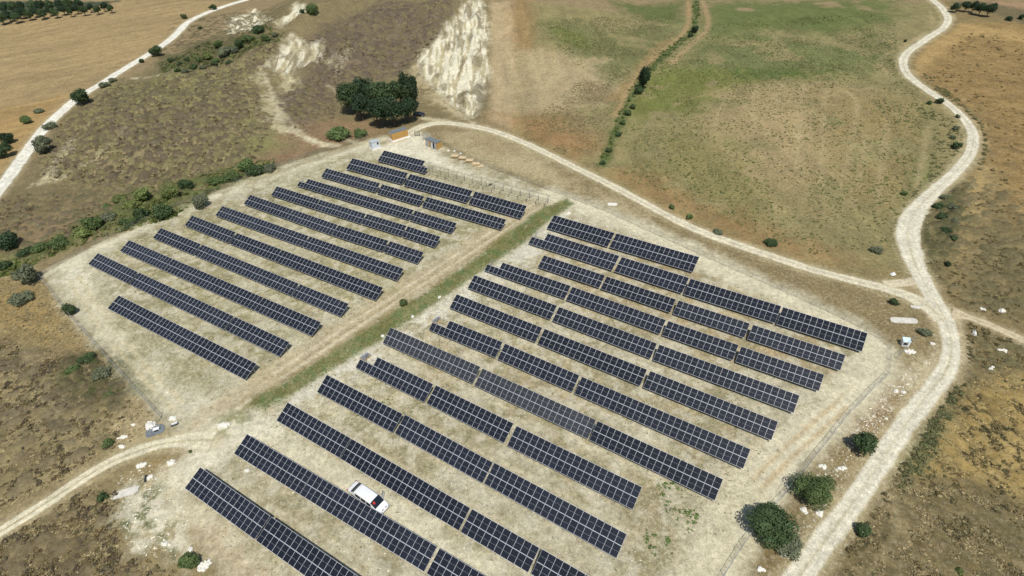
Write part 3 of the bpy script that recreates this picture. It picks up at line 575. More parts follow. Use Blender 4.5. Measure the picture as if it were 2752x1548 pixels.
road('road', ROADS['B'][0], lambda t: 3.25+2.6*np.exp(-((t-.70)/.05)**2)+.3*S01((t-.8)/.1), 22, cen=.55)
road('dirt_track', ROADS['C'][0], lambda t: 2.9+1.2*np.exp(-(t/.12)**2)+1.6*S01((t-.93)/.06), 33, (222, 212, 180), .6)
road('dirt_track', ROADS['D'][0], lambda t: 2.2+2.0*(1-S01(t/.15)), 44, (204, 188, 152), .6)
road('dirt_track', ROADS['E'][0], lambda t: 2.5+1.8*S01((t-.75)/.2), 55, (224, 214, 180), .9)
road('dirt_track', ROADS['F'][0], 2.4, 66, (216, 202, 168), .2)
TABLES=[
('a1',-40.22,171.73,-24.54,161.72,16,('R',2)),
('b1',-49.29,167.25,-30.81,155.71,19,None),
('b2',-30.16,155.14,-11.51,143.43,19,None),
('b3',-10.88,143.0,3.13,133.95,14,None),
('c1',-56.04,162.92,-38.07,151.84,18,None),
('c2',-37.45,151.25,-24.55,143.07,13,None),
('c3',-23.77,142.72,-2.09,129.08,22,None),
('d1',-62.11,157.99,-26.81,136.15,36,('L',2)),
('d2',-26.47,135.86,-14.94,128.6,12,None),
('e1-0',-68.38,153.07,-53.86,144.11,15,None),
('e1-1',-53.75,144.05,-39.55,135.29,14,None),
('e2',-39.27,135.26,-27.89,128.39,12,None),
('e3',-27.6,128.15,-18.81,122.57,9,None),
('f1-0',-74.96,148.82,-60.24,139.41,15,None),
('f1-1',-60.14,139.35,-46.26,130.48,14,None),
('f2',-46.02,130.32,-31.81,121.89,14,None),
('f3',-31.48,121.74,-22.52,116.08,9,None),
('g1',-81.05,143.26,-52.79,125.78,29,None),
('g2',-52.55,125.67,-26.74,109.79,26,None),
('h1',-87.75,138.76,-72.66,129.19,15,None),
('h2-0',-72.16,128.78,-58.25,120.12,14,None),
('h2-1',-58.15,120.05,-30.67,102.94,28,None),
('i1',-93.97,133.27,-79.99,124.54,14,None),
('i2',-79.6,124.33,-50.49,106.09,30,None),
('i3',-50.2,105.89,-37.56,97.98,13,None),
('j1-0',-100.05,127.94,-84.84,118.49,16,None),
('j1-1',-84.74,118.43,-70.56,109.63,14,None),
('j1-2',-70.46,109.56,-57.48,101.5,13,None),
('j1-3',-57.38,101.44,-42.49,92.19,15,None),
('k1',-105.5,122.73,-91.27,113.71,15,None),
('k2',-90.84,113.46,-62.14,95.58,29,None),
('k3',-61.81,95.4,-47.72,86.54,14,None),
('l1-0',-91.72,104.76,-78.81,96.74,13,None),
('l1-1',-78.71,96.68,-66.9,89.35,12,None),
('l1-2',-66.8,89.29,-52.81,80.6,14,None),
('R1a',9.69,128.8,23.88,119.18,15,None),
('R1b',24.29,118.99,41.68,107.51,18,None),
('R2a',4.59,122.36,23.44,109.61,20,('L',3)),
('R2b',23.91,109.2,37.33,100.12,14,None),
('R2c',37.61,99.79,53.77,89.19,17,None),
('R2d',53.96,88.9,67.21,80.03,14,None),
('R3a',6.34,112.34,19.56,103.44,14,None),
('R3b',19.85,103.14,33.27,93.99,14,None),
('R3c',33.78,93.62,46.18,85.41,13,None),
('R3d',46.66,85.0,60.94,75.47,15,None),
('R4a',-6.32,112.1,11.45,100.23,19,('L',3)),
('R4b',11.73,99.95,29.62,87.65,19,None),
('R4c',30.07,87.31,41.93,79.43,12,None),
('R4d',42.32,79.01,54.84,70.77,13,None),
('R5a',-10.08,105.8,7.76,93.69,19,None),
('R5b',8.16,93.31,26.3,80.9,19,None),
('R5c',26.73,80.55,48.41,66.14,23,None),
('R6a',-13.87,99.17,4.19,86.99,19,None),
('R6b',4.59,86.65,22.94,74.08,19,None),
('R6c',23.44,73.72,42.47,60.69,20,None),
('R7a',-17.89,92.39,-3.96,83.26,14,('L',3)),
('R7b',-3.56,82.86,10.17,73.41,14,None),
('R7c',10.57,73.07,35.96,55.47,27,None),
('R8a',-27.16,89.09,-8.37,76.68,20,None),
('R8b',-8.02,76.27,11.74,62.78,21,None),
('R8c',11.94,62.59,29.79,50.12,19,None),
('R9a',-31.59,82.44,-17.25,72.73,15,('L',3)),
('R9b',-16.75,72.45,-2.64,62.78,15,None),
('R9c',-2.15,62.24,16.9,49.28,20,None),
('R10a',-37.89,76.53,-22.24,66.11,16,None),
('R10b',-21.83,65.98,-6.29,55.15,16,None),
('R10c',-6.07,55.12,13.14,41.83,20,None),
('R11a',-43.8,70.13,-30.69,61.4,14,None),
('R11b',-30.49,61.25,-9.84,47.22,22,None),
('R11c',-9.57,47.05,0.31,40.39,10,None),
('R12a-0',-49.26,63.34,-35.84,54.79,14,None),
('R12a-1',-35.74,54.72,-14.59,41.23,22,None),
('R13a',-55.18,56.96,-40.82,47.43,15,None),
('R11d',0.71,40.18,12.16,32.40,12,None),
('R12b',-14.23,41.01,-0.68,32.21,14,None),
('R13b',-40.55,47.25,-19.31,33.35,22,None),
]
# ------------------------------------------------------------------ solar tables
MW, ML, TILT, TH0, SD = 1.134, 1.762, 0.4586, 0.75, 3.544
def panelmat(name, base, rough, grid):
    mt = bpy.data.materials.new(name); mt.use_nodes = True; n = mt.node_tree.nodes; l = mt.node_tree.links
    b = n['Principled BSDF']; b.inputs['Roughness'].default_value = rough; b.inputs['Specular IOR Level'].default_value = .5
    tc = n.new('ShaderNodeTexCoord'); sx = n.new('ShaderNodeSeparateXYZ'); l.new(tc.outputs['Object'], sx.inputs[0])
    def ln(out, period, off, wd):
        a = n.new('ShaderNodeMath'); a.operation = 'ADD'; a.inputs[1].default_value = off; l.new(out, a.inputs[0])
        d = n.new('ShaderNodeMath'); d.operation = 'DIVIDE'; d.inputs[1].default_value = period; l.new(a.outputs[0], d.inputs[0])
        fr = n.new('ShaderNodeMath'); fr.operation = 'FRACT'; l.new(d.outputs[0], fr.inputs[0])
        c = n.new('ShaderNodeMath'); c.operation = 'LESS_THAN'; c.inputs[1].default_value = wd; l.new(fr.outputs[0], c.inputs[0]); return c.outputs[0]
    a = ln(sx.outputs[0], .1797, 0., .075); c = ln(sx.outputs[1], .0945, 0., .10)
    mx = n.new('ShaderNodeMath'); mx.operation = 'MAXIMUM'; l.new(a, mx.inputs[0]); l.new(c, mx.inputs[1])
    oi = n.new('ShaderNodeObjectInfo'); mr = n.new('ShaderNodeMapRange'); mr.inputs[3].default_value = .88; mr.inputs[4].default_value = 1.14; l.new(oi.outputs['Random'], mr.inputs[0])
    m1 = n.new('ShaderNodeMix'); m1.data_type = 'RGBA'; l.new(mx.outputs[0], m1.inputs[0]); m1.inputs[6].default_value = (*base, 1); m1.inputs[7].default_value = (*grid, 1)
    to = n.new('ShaderNodeAttribute'); to.attribute_type = 'OBJECT'; to.attribute_name = 'tone'; tm = n.new('ShaderNodeMath'); tm.operation = 'MULTIPLY'; l.new(mr.outputs[0], tm.inputs[0]); l.new(to.outputs['Fac'], tm.inputs[1])
    sc_ = n.new('ShaderNodeVectorMath'); sc_.operation = 'SCALE'; l.new(m1.outputs[2], sc_.inputs[0]); l.new(tm.outputs[0], sc_.inputs['Scale']); l.new(sc_.outputs[0], b.inputs['Base Color'])
    return mt
M['cell'] = panelmat('solar_cells', (.012, .014, .020), .22, (.036, .041, .052))
M['cell2'] = panelmat('solar_cells_sky_reflect', (.040, .043, .047), .3, (.07, .074, .08))  # greyer cells: sky reflection on these panels put into the base colour
M['frame'] = mat('panel_frame', (.70, .71, .73), .4, .1)
def module_mesh(cell):
    b = MB(); t = .035; fw = .016; hx, hy = MW, ML
    b.box((hx/2, hy/2, t/2-.004), (hx-2*fw, hy-2*fw, t-.008), mi=0)
    b.box((hx/2, .016, t/2), (hx, .032, t), mi=1); b.box((hx/2, hy-.016, t/2), (hx, .032, t), mi=1)
    b.box((fw/2, hy/2, t/2), (fw, hy-2*fw, t), mi=1); b.box((hx-fw/2, hy/2, t/2), (fw, hy-2*fw, t), mi=1)
    b.box((hx/2, hy/2, t-.0065), (hx-2*fw, .009, .003), mi=1)
    return b.mesh('solar_panel', [cell, M['frame']])
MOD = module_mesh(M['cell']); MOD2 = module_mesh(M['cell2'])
_b = MB(); _b.box((0, 0, .5), (.10, .10, 1)); POST0 = _b.mesh('post', M['steel']); DK = [_b.mesh('post', M['darksteel'])]
_b = MB(); _b.box((0, 1.55, 0), (.06, 3.1, .09)); RAFT0 = _b.mesh('rafter', M['steel']); DK.append(_b.mesh('rafter', M['darksteel']))
_b = MB(); _b.box((.5, 0, 0), (1, .05, .06)); PURL0 = _b.mesh('purlin', M['steel']); DK.append(_b.mesh('purlin', M['darksteel']))
ct, st = math.cos(TILT), math.sin(TILT)
def rack(root, L, x0=0., gz=None, step=3.45, dark=False, tilt=TILT, dd=1.):
    ct, st = math.cos(tilt), math.sin(tilt)
    POST, RAFT, PURL = DK if dark else (POST0, RAFT0, PURL0)
    nb = max(2, int(round(L/step))+1); o = []
    for k in range(nb):
        x = .5+(L-1.0)*k/(nb-1)
        for s_ in (.75*dd, 2.75*dd):
            z = TH0-.12+s_*st
            o.append(inst('post', POST, root, (x, s_*ct, -.25), None, (1, 1, z+.25)))
        o.append(inst('rafter', RAFT, root, (x, .2*ct, TH0-.11+.2*st), (tilt, 0, 0), (1, dd, 1)))
    for s_ in (.35*dd, 1.35*dd, 2.15*dd, 3.2*dd):
        o.append(inst('purlin', PURL, root, (x0, s_*ct, TH0-.035+s_*st), (tilt, 0, 0), (L-x0, 1, 1)))
    return o
ROWDT = dict(a=(4.2, 27), b=(4.1, 29), c=(3.2, 28), d=(3.18, 27), e=(3.22, 28), f=(3.3, 26), g=(3.35, 25), h=(3.4, 26), i=(3.35, 24), j=(3.5, 23), k=(3.47, 22), l=(3.66, 21),
             R1=(4.35, 24), R2=(4.28, 24), R3=(3.32, 29), R4=(3.36, 29), R5=(3.4, 30), R6=(3.42, 31), R7=(3.44, 33), R8=(3.55, 33), R9=(3.7, 31), R10=(3.66, 29), R11=(3.68, 27), R12=(3.75, 23), R13=(3.82, 22))
def solar_table(x0, y0, x1, y1, n, notch, label, grp, sky_reflect=False, row='a'):
    D_, T_ = ROWDT[row]; tilt = R(T_); ct, st = math.cos(tilt), math.sin(tilt); dd = D_/SD; tone = random.uniform(.82, 1.22)  # tone: sky reflection differing from table to table, put into panel colour
    L = math.hypot(x1-x0, y1-y0); a = math.atan2(y1-y0, x1-x0)
    root = empty('solar_table', (x0, y0, 0), a, label, 'solar table', grp); sp = L/n
    for r_ in (0, 1):
        lo, hi = 0, n
        if r_ == 1 and notch:
            if notch[0] == 'L': lo = notch[1]
            else: hi = n-notch[1]
        s_ = r_*(ML+.02)*dd
        for k in range(lo, hi):
            o_ = inst('solar_panel', MOD2 if sky_reflect else MOD, root, (k*sp+.01, s_*ct, TH0+s_*st+random.uniform(-.006, .006)), (tilt+random.uniform(-.004, .004), 0, 0), ((sp-.02)/MW, dd, 1)); o_['tone'] = tone
    rack(root, L, tilt=tilt, dd=dd)
    return root
groups = {}
for t in TABLES: groups.setdefault(t[0].split('-')[0].rstrip('abcd') if t[0][0] == 'R' else t[0][0], []).append(t)
RB, FT = 'rows of solar tables right of the green strip', 'rows of solar tables left of the green strip'
for key, ts in groups.items():
    if key[0] == 'R':
        k = int(key[1:]); side = 'right'; rowtxt = (ORD[k-1]+' row from back' if k > 1 else 'backmost row') if k <= 7 else (ORD[13-k]+' row from front' if k < 13 else 'front row')
    else:
        k = 'abcdefghijkl'.index(key)+1; side = 'left'; rowtxt = (ORD[k-1]+' row from back' if k > 1 else 'backmost row') if k <= 6 else (ORD[12-k]+' row from front' if k < 12 else 'front row')
    for i, t in enumerate(ts):
        if len(ts) == 1: lab = 'only table of dark solar panels in %s, %s of green strip' % (rowtxt, side)
        else: lab = '%s table of dark solar panels from left, %s, %s of green strip' % (ORD[i], rowtxt, side)
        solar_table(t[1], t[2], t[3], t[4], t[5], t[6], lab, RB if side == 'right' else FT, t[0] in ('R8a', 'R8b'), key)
# bare racking continuing the back row
def bare_rack(p0, p1, label):
    L = math.hypot(p1[0]-p0[0], p1[1]-p0[1]); root = empty('mounting_rack', (p0[0], p0[1], 0), math.atan2(p1[1]-p0[1], p1[0]-p0[0]), label, 'mounting rack', 'bare mounting racks')
    rack(root, L, 0, step=3.0, dark=True); inst('purlin', DK[2], root, (0, 3.5*ct, TH0-.035+3.5*st), (TILT, 0, 0), (L, 1, 1)); return root
pa, pb = np.array([-24.0, 161.4]), np.array([10.2, 139.9])
bare_rack(pa, pa+(pb-pa)*.46, 'bare steel mounting rack without panels, next to the backmost solar table')
bare_rack(pa+(pb-pa)*.475, pb, 'bare steel mounting rack without panels, nearer the green strip end')
b = MB()
for k in range(9): b.bar((random.uniform(-1, .2), random.uniform(-.5, .5), .1+.06*k), (random.uniform(.2, 1.4), random.uniform(-.5, .5), .1+.06*k), .07)
q = at(1000+1695/5.367, 330+905/5.367); tag(b.build('bracket_bundle', M['darkmetal'], loc=(q.x, q.y, 0.0), rz=.5), 'tangled dark bundle of steel brackets lying by the bare racks', 'brackets')

# ------------------------------------------------------------------ foliage
def leaf_cloud(r, nl, lobes, size, squash=.85, zc=.95, core=True):
    """thousands of leaf sprays on the lobed surface and inside the crown"""
    g = np.random.default_rng(r); L = []
    for k in range(lobes):
        d = g.normal(size=3); d /= np.linalg.norm(d); d[2] = d[2]*.8
        L.append((d*g.uniform(.30, .74), g.uniform(.24, .52)))
    L.append((np.zeros(3), .62))
    P = []; Nn = []
    while len(P) < nl:
        c, rr = L[g.integers(len(L))]; d = g.normal(size=3); d /= np.linalg.norm(d)
        if d[2] < -.75: continue
        p = c+d*rr*g.uniform(.62, 1.22)
        ins = sum(np.linalg.norm(p-c2) < r2*.72 for c2, r2 in L)
        if ins: continue
        P.append(p); Nn.append(d)
    P = np.array(P); Nn = np.array(Nn)+g.normal(size=(nl, 3))*.55; Nn /= np.linalg.norm(Nn, axis=1)[:, None]
    a = np.cross(Nn, g.normal(size=(nl, 3))); a /= np.linalg.norm(a, axis=1)[:, None]; b_ = np.cross(Nn, a)
    s = (size*g.uniform(.5, 1.5, nl))[:, None]
    q = np.stack([P-a*s, P-b_*s*.75+Nn*s*.2, P+a*s, P+b_*s*.75], 1)
    V = q.reshape(-1, 3); V[:, 2] = V[:, 2]*squash+zc
    clump = vn(P[:, 0]*3+10, P[:, 1]*3+P[:, 2]*2+10, r); tint = np.repeat(np.clip(clump*.75+g.uniform(0, .35, nl), 0, 1), 4)
    F = np.arange(nl*4).reshape(-1, 4)
    if core:
        for c, rr in L:
            ph = np.linspace(0, 2*np.pi, 9)[:-1]; th = np.linspace(.15, np.pi*.9, 6); vb = len(V)
            T_, P_ = np.meshgrid(th, ph, indexing='ij'); rad = rr*.60
            s3 = np.stack([np.sin(T_)*np.cos(P_), np.sin(T_)*np.sin(P_), np.cos(T_)], -1).reshape(-1, 3)*rad+c; s3[:, 2] = s3[:, 2]*squash+zc
            V = np.vstack([V, s3]); tint = np.concatenate([tint, np.full(len(s3), .4)])
            fs = [[vb+i*8+j, vb+i*8+(j+1) % 8, vb+(i+1)*8+(j+1) % 8, vb+(i+1)*8+j] for i in range(5) for j in range(8)]
            F = np.vstack([F, np.array(fs)])
    return V, F, tint
_cache = {}
def crown_mesh(kind, key, var):
    k = (kind, key, var)
    if k not in _cache:
        g = sum(map(ord, kind))*7+var
        if kind == 'tree': V_, F_, t_ = leaf_cloud(g, 2600, 9, .055, 1.0, 1.35)
        elif kind == 'tall': V_, F_, t_ = leaf_cloud(g, 2200, 10, .06, 1.9, 2.0)
        elif kind == 'low': V_, F_, t_ = leaf_cloud(g, 1100, 8, .085, .55, .42)
        elif kind == 'small': V_, F_, t_ = leaf_cloud(g, 420, 6, .14, .8, .62)
        elif kind == 'big': V_, F_, t_ = leaf_cloud(g, 5200, 12, .034, .72, .62)
        else: V_, F_, t_ = leaf_cloud(g, 1500, 8, .075, .85, .78)
        _cache[k] = np_mesh('crown', V_, F_, LM[key], False, t_)
    return _cache[k]
def trunk_mesh(h, var):
    k = ('trunk', h, var)
    if k not in _cache:
        b = MB(); g = random.Random(var)
        pts = [(0, 0, -.2), (.03, .02, h*.5), (.0, .05, h)]
        def limb(a, c, r0, r1):
            a = Vector(a); c = Vector(c); q = (c-a).to_track_quat('Z', 'Y').to_matrix(); vs = []
            for p, r_ in ((a, r0), (c, r1)):
                for j in range(6): t = j*math.pi/3; vs.append(p+q @ Vector((math.cos(t)*r_, math.sin(t)*r_, 0)))
            b.add(vs, [(j, (j+1) % 6, 6+(j+1) % 6, 6+j) for j in range(6)])
        limb(pts[0], pts[1], .075, .055); limb(pts[1], pts[2], .055, .03)
        for j in range(5):
            t = j*1.3+g.random(); limb(pts[1], (math.cos(t)*.5, math.sin(t)*.5, h*.5+.35+g.random()*.3), .035, .012)
        _cache[k] = b.mesh('trunk', M['trunk'])
    return _cache[k]
KH = {'tree': (1.35, .9), 'tall': (2.0, 1.2), 'low': (.35, .25), 'small': (.55, .4), 'bush': (.7, .5), 'big': (.62, .4)}
PL = [0]
def plant(x, y, rp, kind, key, name, label, cat, group=None, S=False, sq=1.):
    """x,y = photo pixel of the crown's middle, rp = crown radius in those pixels"""
    f = 1.0 if S else 1.06832; px, py = x*f, y*f; rm = None; q = at(px, py)
    for _ in range(3):
        dist = (Vector((0, 0, CAMZ))-q).length; rm = rp*f*dist/(FPX*math.sqrt(1+((px-1376)/FPX)**2+((py-774)/FPX)**2))*1.0
        q = at(px, py, rm*KH[kind][0])
    PL[0] += 1; v = PL[0] % 3
    root = empty(name, (q.x, q.y, hz(q.x, q.y)-.05), (PL[0]*2.39996) % 6.283, label, cat, group); root.scale = (rm, rm, rm*sq)
    inst('crown', crown_mesh(kind, key, v), root); inst('trunk', trunk_mesh(KH[kind][1], v), root)
    return root
# hedge along the left fence, from its lower end (far left) to the upper end
HG = 'bushes of the hedge behind the left fence'
hed = [(18, 604, 33, 'bush', 'deep', 'very dark green round'), (8, 668, 24, 'low', 'dark', 'low dark green'), (66, 688, 35, 'bush', 'grey', 'large grey green round'), (62, 634, 22, 'low', 'dark', 'low dark green'), (100, 622, 24, 'low', 'mid', 'low mid green'),
       (148, 612, 24, 'low', 'mid', 'low mid green'), (198, 588, 26, 'low', 'yel', 'low yellow green'), (232, 562, 24, 'bush', 'mid', 'mid green'), (270, 548, 20, 'low', 'grey', 'low grey green'), (318, 562, 22, 'low', 'mid', 'low mid green'),
       (352, 540, 20, 'small', 'dark', 'small dark green'), (330, 516, 22, 'low', 'yel', 'low yellow green'), (402, 532, 29, 'bush', 'dark', 'dark green round'), (355, 492, 25, 'bush', 'yel', 'yellow green leafy'), (300, 500, 18, 'low', 'yel', 'low yellow green'), (268, 520, 10, 'small', 'mid', 'small mid green'),
       (430, 486, 23, 'bush', 'yel', 'bright yellow green'), (470, 464, 20, 'bush', 'dark', 'dark green compact'), (503, 506, 25, 'bush', 'grey', 'grey green round'), (545, 455, 24, 'low', 'mid', 'low mid green'), (582, 446, 22, 'low', 'mid', 'low mid green'), (622, 414, 24, 'bush', 'mid', 'mid green upright'),
       (645, 428, 26, 'low', 'dark', 'low dark green'), (676, 424, 18, 'low', 'grey', 'low grey green')]
for i, (x, y, r, k, c, d) in enumerate(hed):
    plant(x, y, r, k, c, 'hedge_bush', '%s bush, %s from the lower left end of the hedge' % (d, (ORD+['twenty-first', 'twenty-second', 'twenty-third', 'twenty-fourth'])[i]), 'bush', HG)
plant(1015, 759, 13, 'bush', 'mid', 'round_bush', 'single round green bush standing on the edge of the green strip', 'bush')
plant(175, 778, 18, 'bush', 'dark', 'round_bush', 'dark green bush growing through the lower left mesh fence', 'bush')
plant(852, 337, 29, 'low', 'mid', 'round_bush', 'wide green bush below the big tree group, left of the cabins', 'bush')
plant(902, 336, 20, 'low', 'mid', 'round_bush', 'smaller green bush right beside the wide bush near the cabins', 'bush')
for i, (x, y, r, k, c, d) in enumerate([(12, 348, 20, 'bush', 'deep', 'dark round bush at the picture edge, left of the white road'), (4, 380, 24, 'bush', 'dark', 'dark bush cut by left picture edge below another dark bush'), (62, 300, 15, 'bush', 'mid', 'green leaning bush left of the white road on the golden field'),
        (95, 279, 13, 'low', 'grey', 'low grey green bush between golden field and white road'), (104, 366, 28, 'bush', 'grey', 'large grey leafy bush on the right edge of the white road'), (126, 318, 18, 'low', 'grey', 'low grey bush just above the large grey bush by the road'),
        (200, 246, 26, 'bush', 'dark', 'big dark bush overhanging the middle of the white road'), (262, 214, 14, 'low', 'grey', 'low grey bush right of road, above the big overhanging bush'), (284, 202, 12, 'low', 'grey', 'low grey bush, higher one of the pair beside the white road'),
        (392, 130, 17, 'bush', 'dark', 'dark bush overlapping the white road at the valley head'), (356, 153, 8, 'small', 'dark', 'small dark bush on white road edge below the valley head bush'), (463, 42, 9, 'small', 'mid', 'small bush left of the white road near its upper bend'),
        (537, 18, 10, 'small', 'dark', 'small dark tree beside the white road at the picture top'), (503, 70, 6, 'small', 'dark', 'small dark shrub on the bare slope below the upper road bend')]):
    plant(x, y, r, k, c, 'roadside_bush', d, 'bush', 'bushes along the white road on the left')
vg = [(430, 152, 9), (452, 160, 8, 'dark'), (470, 148, 8), (447, 176, 9, 'mid'), (486, 168, 10), (500, 150, 10, 'mid'), (520, 140, 14, 'yel'), (540, 152, 12, 'mid'), (560, 132, 17, 'grey'), (585, 125, 16, 'grey'), (600, 112, 13, 'dark'), (622, 98, 16, 'mid'), (575, 158, 9, 'dark'), (648, 74, 20, 'dark'), (668, 95, 12, 'mid'), (690, 88, 8, 'grey'), (548, 112, 12, 'mid'), (760, 28, 8, 'dark'), (786, 22, 19, 'mid'), (540, 160, 9), (465, 180, 10, 'grey'), (510, 170, 9, 'grey')]
for i, q in enumerate(vg):
    plant(q[0], q[1], q[2], ['bush', 'low'][i % 2] if q[2] > 11 else 'small', q[3] if len(q) > 3 else 'dark', 'valley_bush', '%s green bush in the small valley right of white road, %s from left' % ({'dark': 'dark', 'mid': 'mid', 'yel': 'yellow', 'grey': 'grey'}[q[3] if len(q) > 3 else 'dark'], ORD_ALL[sorted(range(len(vg)), key=lambda j: vg[j][0]+j*.01).index(i)]) , 'bush', 'bushes in the small valley beside the white road')
# group of big trees by the cabins
tg = [(884, 238, 36, 'leftmost tree of the dark group behind the cabins'), (905, 262, 32, 'lower left tree of the dark group behind the cabins'), (925, 222, 34, 'second tree along the back of the dark group'), (962, 235, 38, 'middle back tree of the dark group behind the cabins'), (945, 278, 34, 'front tree in the middle of the dark group'),
      (985, 272, 36, 'front tree of the dark group above the long orange cabin'), (1005, 228, 36, 'broad back tree next to the tallest tree of the group'), (1027, 222, 27, 'tallest narrow tree at the right end of the dark group'), (1022, 268, 30, 'rightmost front tree whose shade hides a dark car')]
for i, (x, y, r, d) in enumerate(tg):
    plant(x, y, r, 'tall' if i == 7 else 'tree', 'deep' if i % 3 else 'dark', 'broadleaf_tree', d, 'tree', 'dark trees behind the cabins', sq=1.0)
dt = [(1748, 74, 11, 'bush', 'deep', 'dark round bush in the ditch between the fields, uppermost one'), (1620, 192, 17, 'tall', 'deep', 'tall dark tree in the ditch between the two fields'), (1607, 226, 15, 'bush', 'dark', 'dark bush at the foot of the tall ditch tree'), (1738, 88, 8, 'small', 'dark', 'small dark bush just below the uppermost ditch bush'),
      (1592, 268, 10, 'small', 'mid', 'green bush in the ditch, second below the tall tree'), (1580, 284, 11, 'small', 'mid', 'green bush in the ditch, third below the tall tree'), (1568, 308, 9, 'small', 'mid', 'green bush in the ditch, fourth below the tall tree'), (1556, 338, 9, 'small', 'dark', 'small dark bush in the ditch, lowest but two'), (1532, 378, 9, 'small', 'mid', 'small green bush in the ditch, lowest but one'), (1516, 408, 8, 'small', 'dark', 'lowest small bush of the ditch near the outer track')]
for x, y, r, k, c, d in dt: plant(x, y, r, k, c, 'ditch_bush' if k != 'tall' else 'ditch_tree', d, 'bush' if k != 'tall' else 'tree', 'bushes in the ditch between the fields')
rb = [(2278, 102, 5, 'small', 'deep', 'tiny dark bush left of the main road, upper bend'), (2366, 254, 11, 'small', 'dark', 'dark bush on the left edge of the main road below the upper bend'), (2338, 258, 7, 'small', 'dark', 'small bush left of the dark bush on the main road edge'), (2410, 292, 7, 'small', 'grey', 'small grey bush left of the main road on the long curve'),
      (2408, 366, 13, 'small', 'dark', 'dark bush inside the main road curve with shadow beside it'), (2404, 322, 8, 'small', 'grey', 'small grey bush inside the main road curve, upper one'), (2398, 344, 8, 'small', 'grey', 'small grey bush inside the main road curve, lower one'),
      (2382, 498, 15, 'low', 'grey', 'grey green bush right of the main road, top of the dark thicket'), (2360, 518, 16, 'low', 'dark', 'dark bush touching the road at the dark thicket'), (2396, 520, 14, 'low', 'grey', 'grey bush in the right part of the dark thicket'), (2372, 545, 15, 'low', 'dark', 'dark bush in the middle of the thicket beside the main road'), (2402, 556, 13, 'low', 'grey', 'grey bush at the lower right of the roadside thicket'), (2380, 580, 14, 'low', 'dark', 'dark low bush near the bottom of the roadside thicket'), (2400, 600, 10, 'small', 'dark', 'bottom small bush of the roadside thicket'),
      (2386, 664, 9, 'small', 'deep', 'small lone dark bush right of main road below the thicket'), (2275, 486, 9, 'small', 'mid', 'green bush at right field edge beside the main road'), (2250, 760, 12, 'small', 'dark', 'dark bush between plant fence and outer track'), (2330, 836, 18, 'low', 'grey', 'grey green bush on the island inside the road bend'),
      (2180, 1112, 38, 'bush', 'dark', 'large dark green bush between right fence and main road, uppermost of three'), (2046, 1228, 54, 'big', 'mid', 'very large round green bush on the right fence line'), (1950, 1318, 66, 'big', 'dark', 'largest sprawling bush on the right fence near the bottom edge'), (1985, 1372, 34, 'low', 'grey', 'grey green bush spreading below the largest bush'), (2175, 1330, 23, 'bush', 'dark', 'small round dark bush right of main road near the bottom'),
      (2412, 1436, 12, 'small', 'yel', 'yellow green bush at the bottom right picture edge'), (1690, 520, 9, 'small', 'mid', 'bright green shrub above the outer track, left one'), (1735, 545, 10, 'small', 'mid', 'bright green shrub above the outer track, middle one'), (1805, 582, 14, 'low', 'grey', 'low grey green bush above the outer track, right one'), (1940, 610, 16, 'low', 'dark', 'low dark bush above the outer track near its right half'), (2205, 630, 16, 'low', 'grey', 'low grey bush near the right corner of the striped field')]
for x, y, r, k, c, d in rb: plant(x, y, r, k, c, 'roadside_bush', d, 'bush', 'bushes along the main road and outer track')
ll = [(272, 994, 16, 'low', 'mid', 'light green shrub in the dry slope left of the fence'), (52, 752, 26, 'low', 'grey', 'low grey green shrub in dry grass near left picture edge'), (218, 905, 22, 'low', 'dark', 'low dark shrub left of the fence middle, upper one'), (178, 930, 18, 'low', 'mid', 'low green shrub left of the dark fence shrub'), (255, 940, 22, 'low', 'grey', 'low grey shrub directly left of the fence middle'),
      (272, 1116, 16, 'low', 'mid', 'bright green shrub beside the white rocks above the lower track'), (258, 1250, 14, 'small', 'dark', 'dark shrub at the left end of the long concrete slab'), (478, 1412, 27, 'bush', 'mid', 'green leafy bush at the bottom edge left of the front row'), (478, 1136, 5, 'small', 'mid', 'tiny green shrub beside the junction of the two lower tracks')]
for x, y, r, k, c, d in ll: plant(x, y, r, k, c, 'dry_slope_shrub', d, 'bush', 'shrubs on the lower left slope')
ft = []
for i in range(17):
    x = 2+i*17.2; y = 40-i*1.25-(6 if i % 2 else 0)+(5 if i < 3 else 0); ft.append((x, y, 13-i*.2))
for i in range(9): ft.append((4+i*24, 17-i*1.2, 13))
for i, (x, y, r) in enumerate(ft):
    plant(x, y, r, 'tree', 'deep' if i % 2 else 'dark', 'woodland_tree', ('dark tree of the far woodland edge, %s from left in its front line' % ORD[i]) if i < 17 else 'dark tree of the far woodland, %s from left in its back line' % ORD[i-17], 'tree', 'trees of the far woodland at top left')
for i, (x, y, r) in enumerate([(2410, 16, 11), (2432, 13, 12), (2452, 14, 13), (2470, 18, 14), (2490, 22, 14), (2398, 19, 8), (2500, 14, 9), (2540, 47, 9), (2570, 42, 9)]):
    plant(x, y, r, 'tree' if i < 5 else 'small', 'deep', 'hilltop_tree', 'dark tree of the clump at top right, %s from left' % ORD[sorted([2410, 2432, 2452, 2470, 2490, 2398, 2500, 2540, 2570]).index(x)], 'tree', 'dark clump of trees at top right')
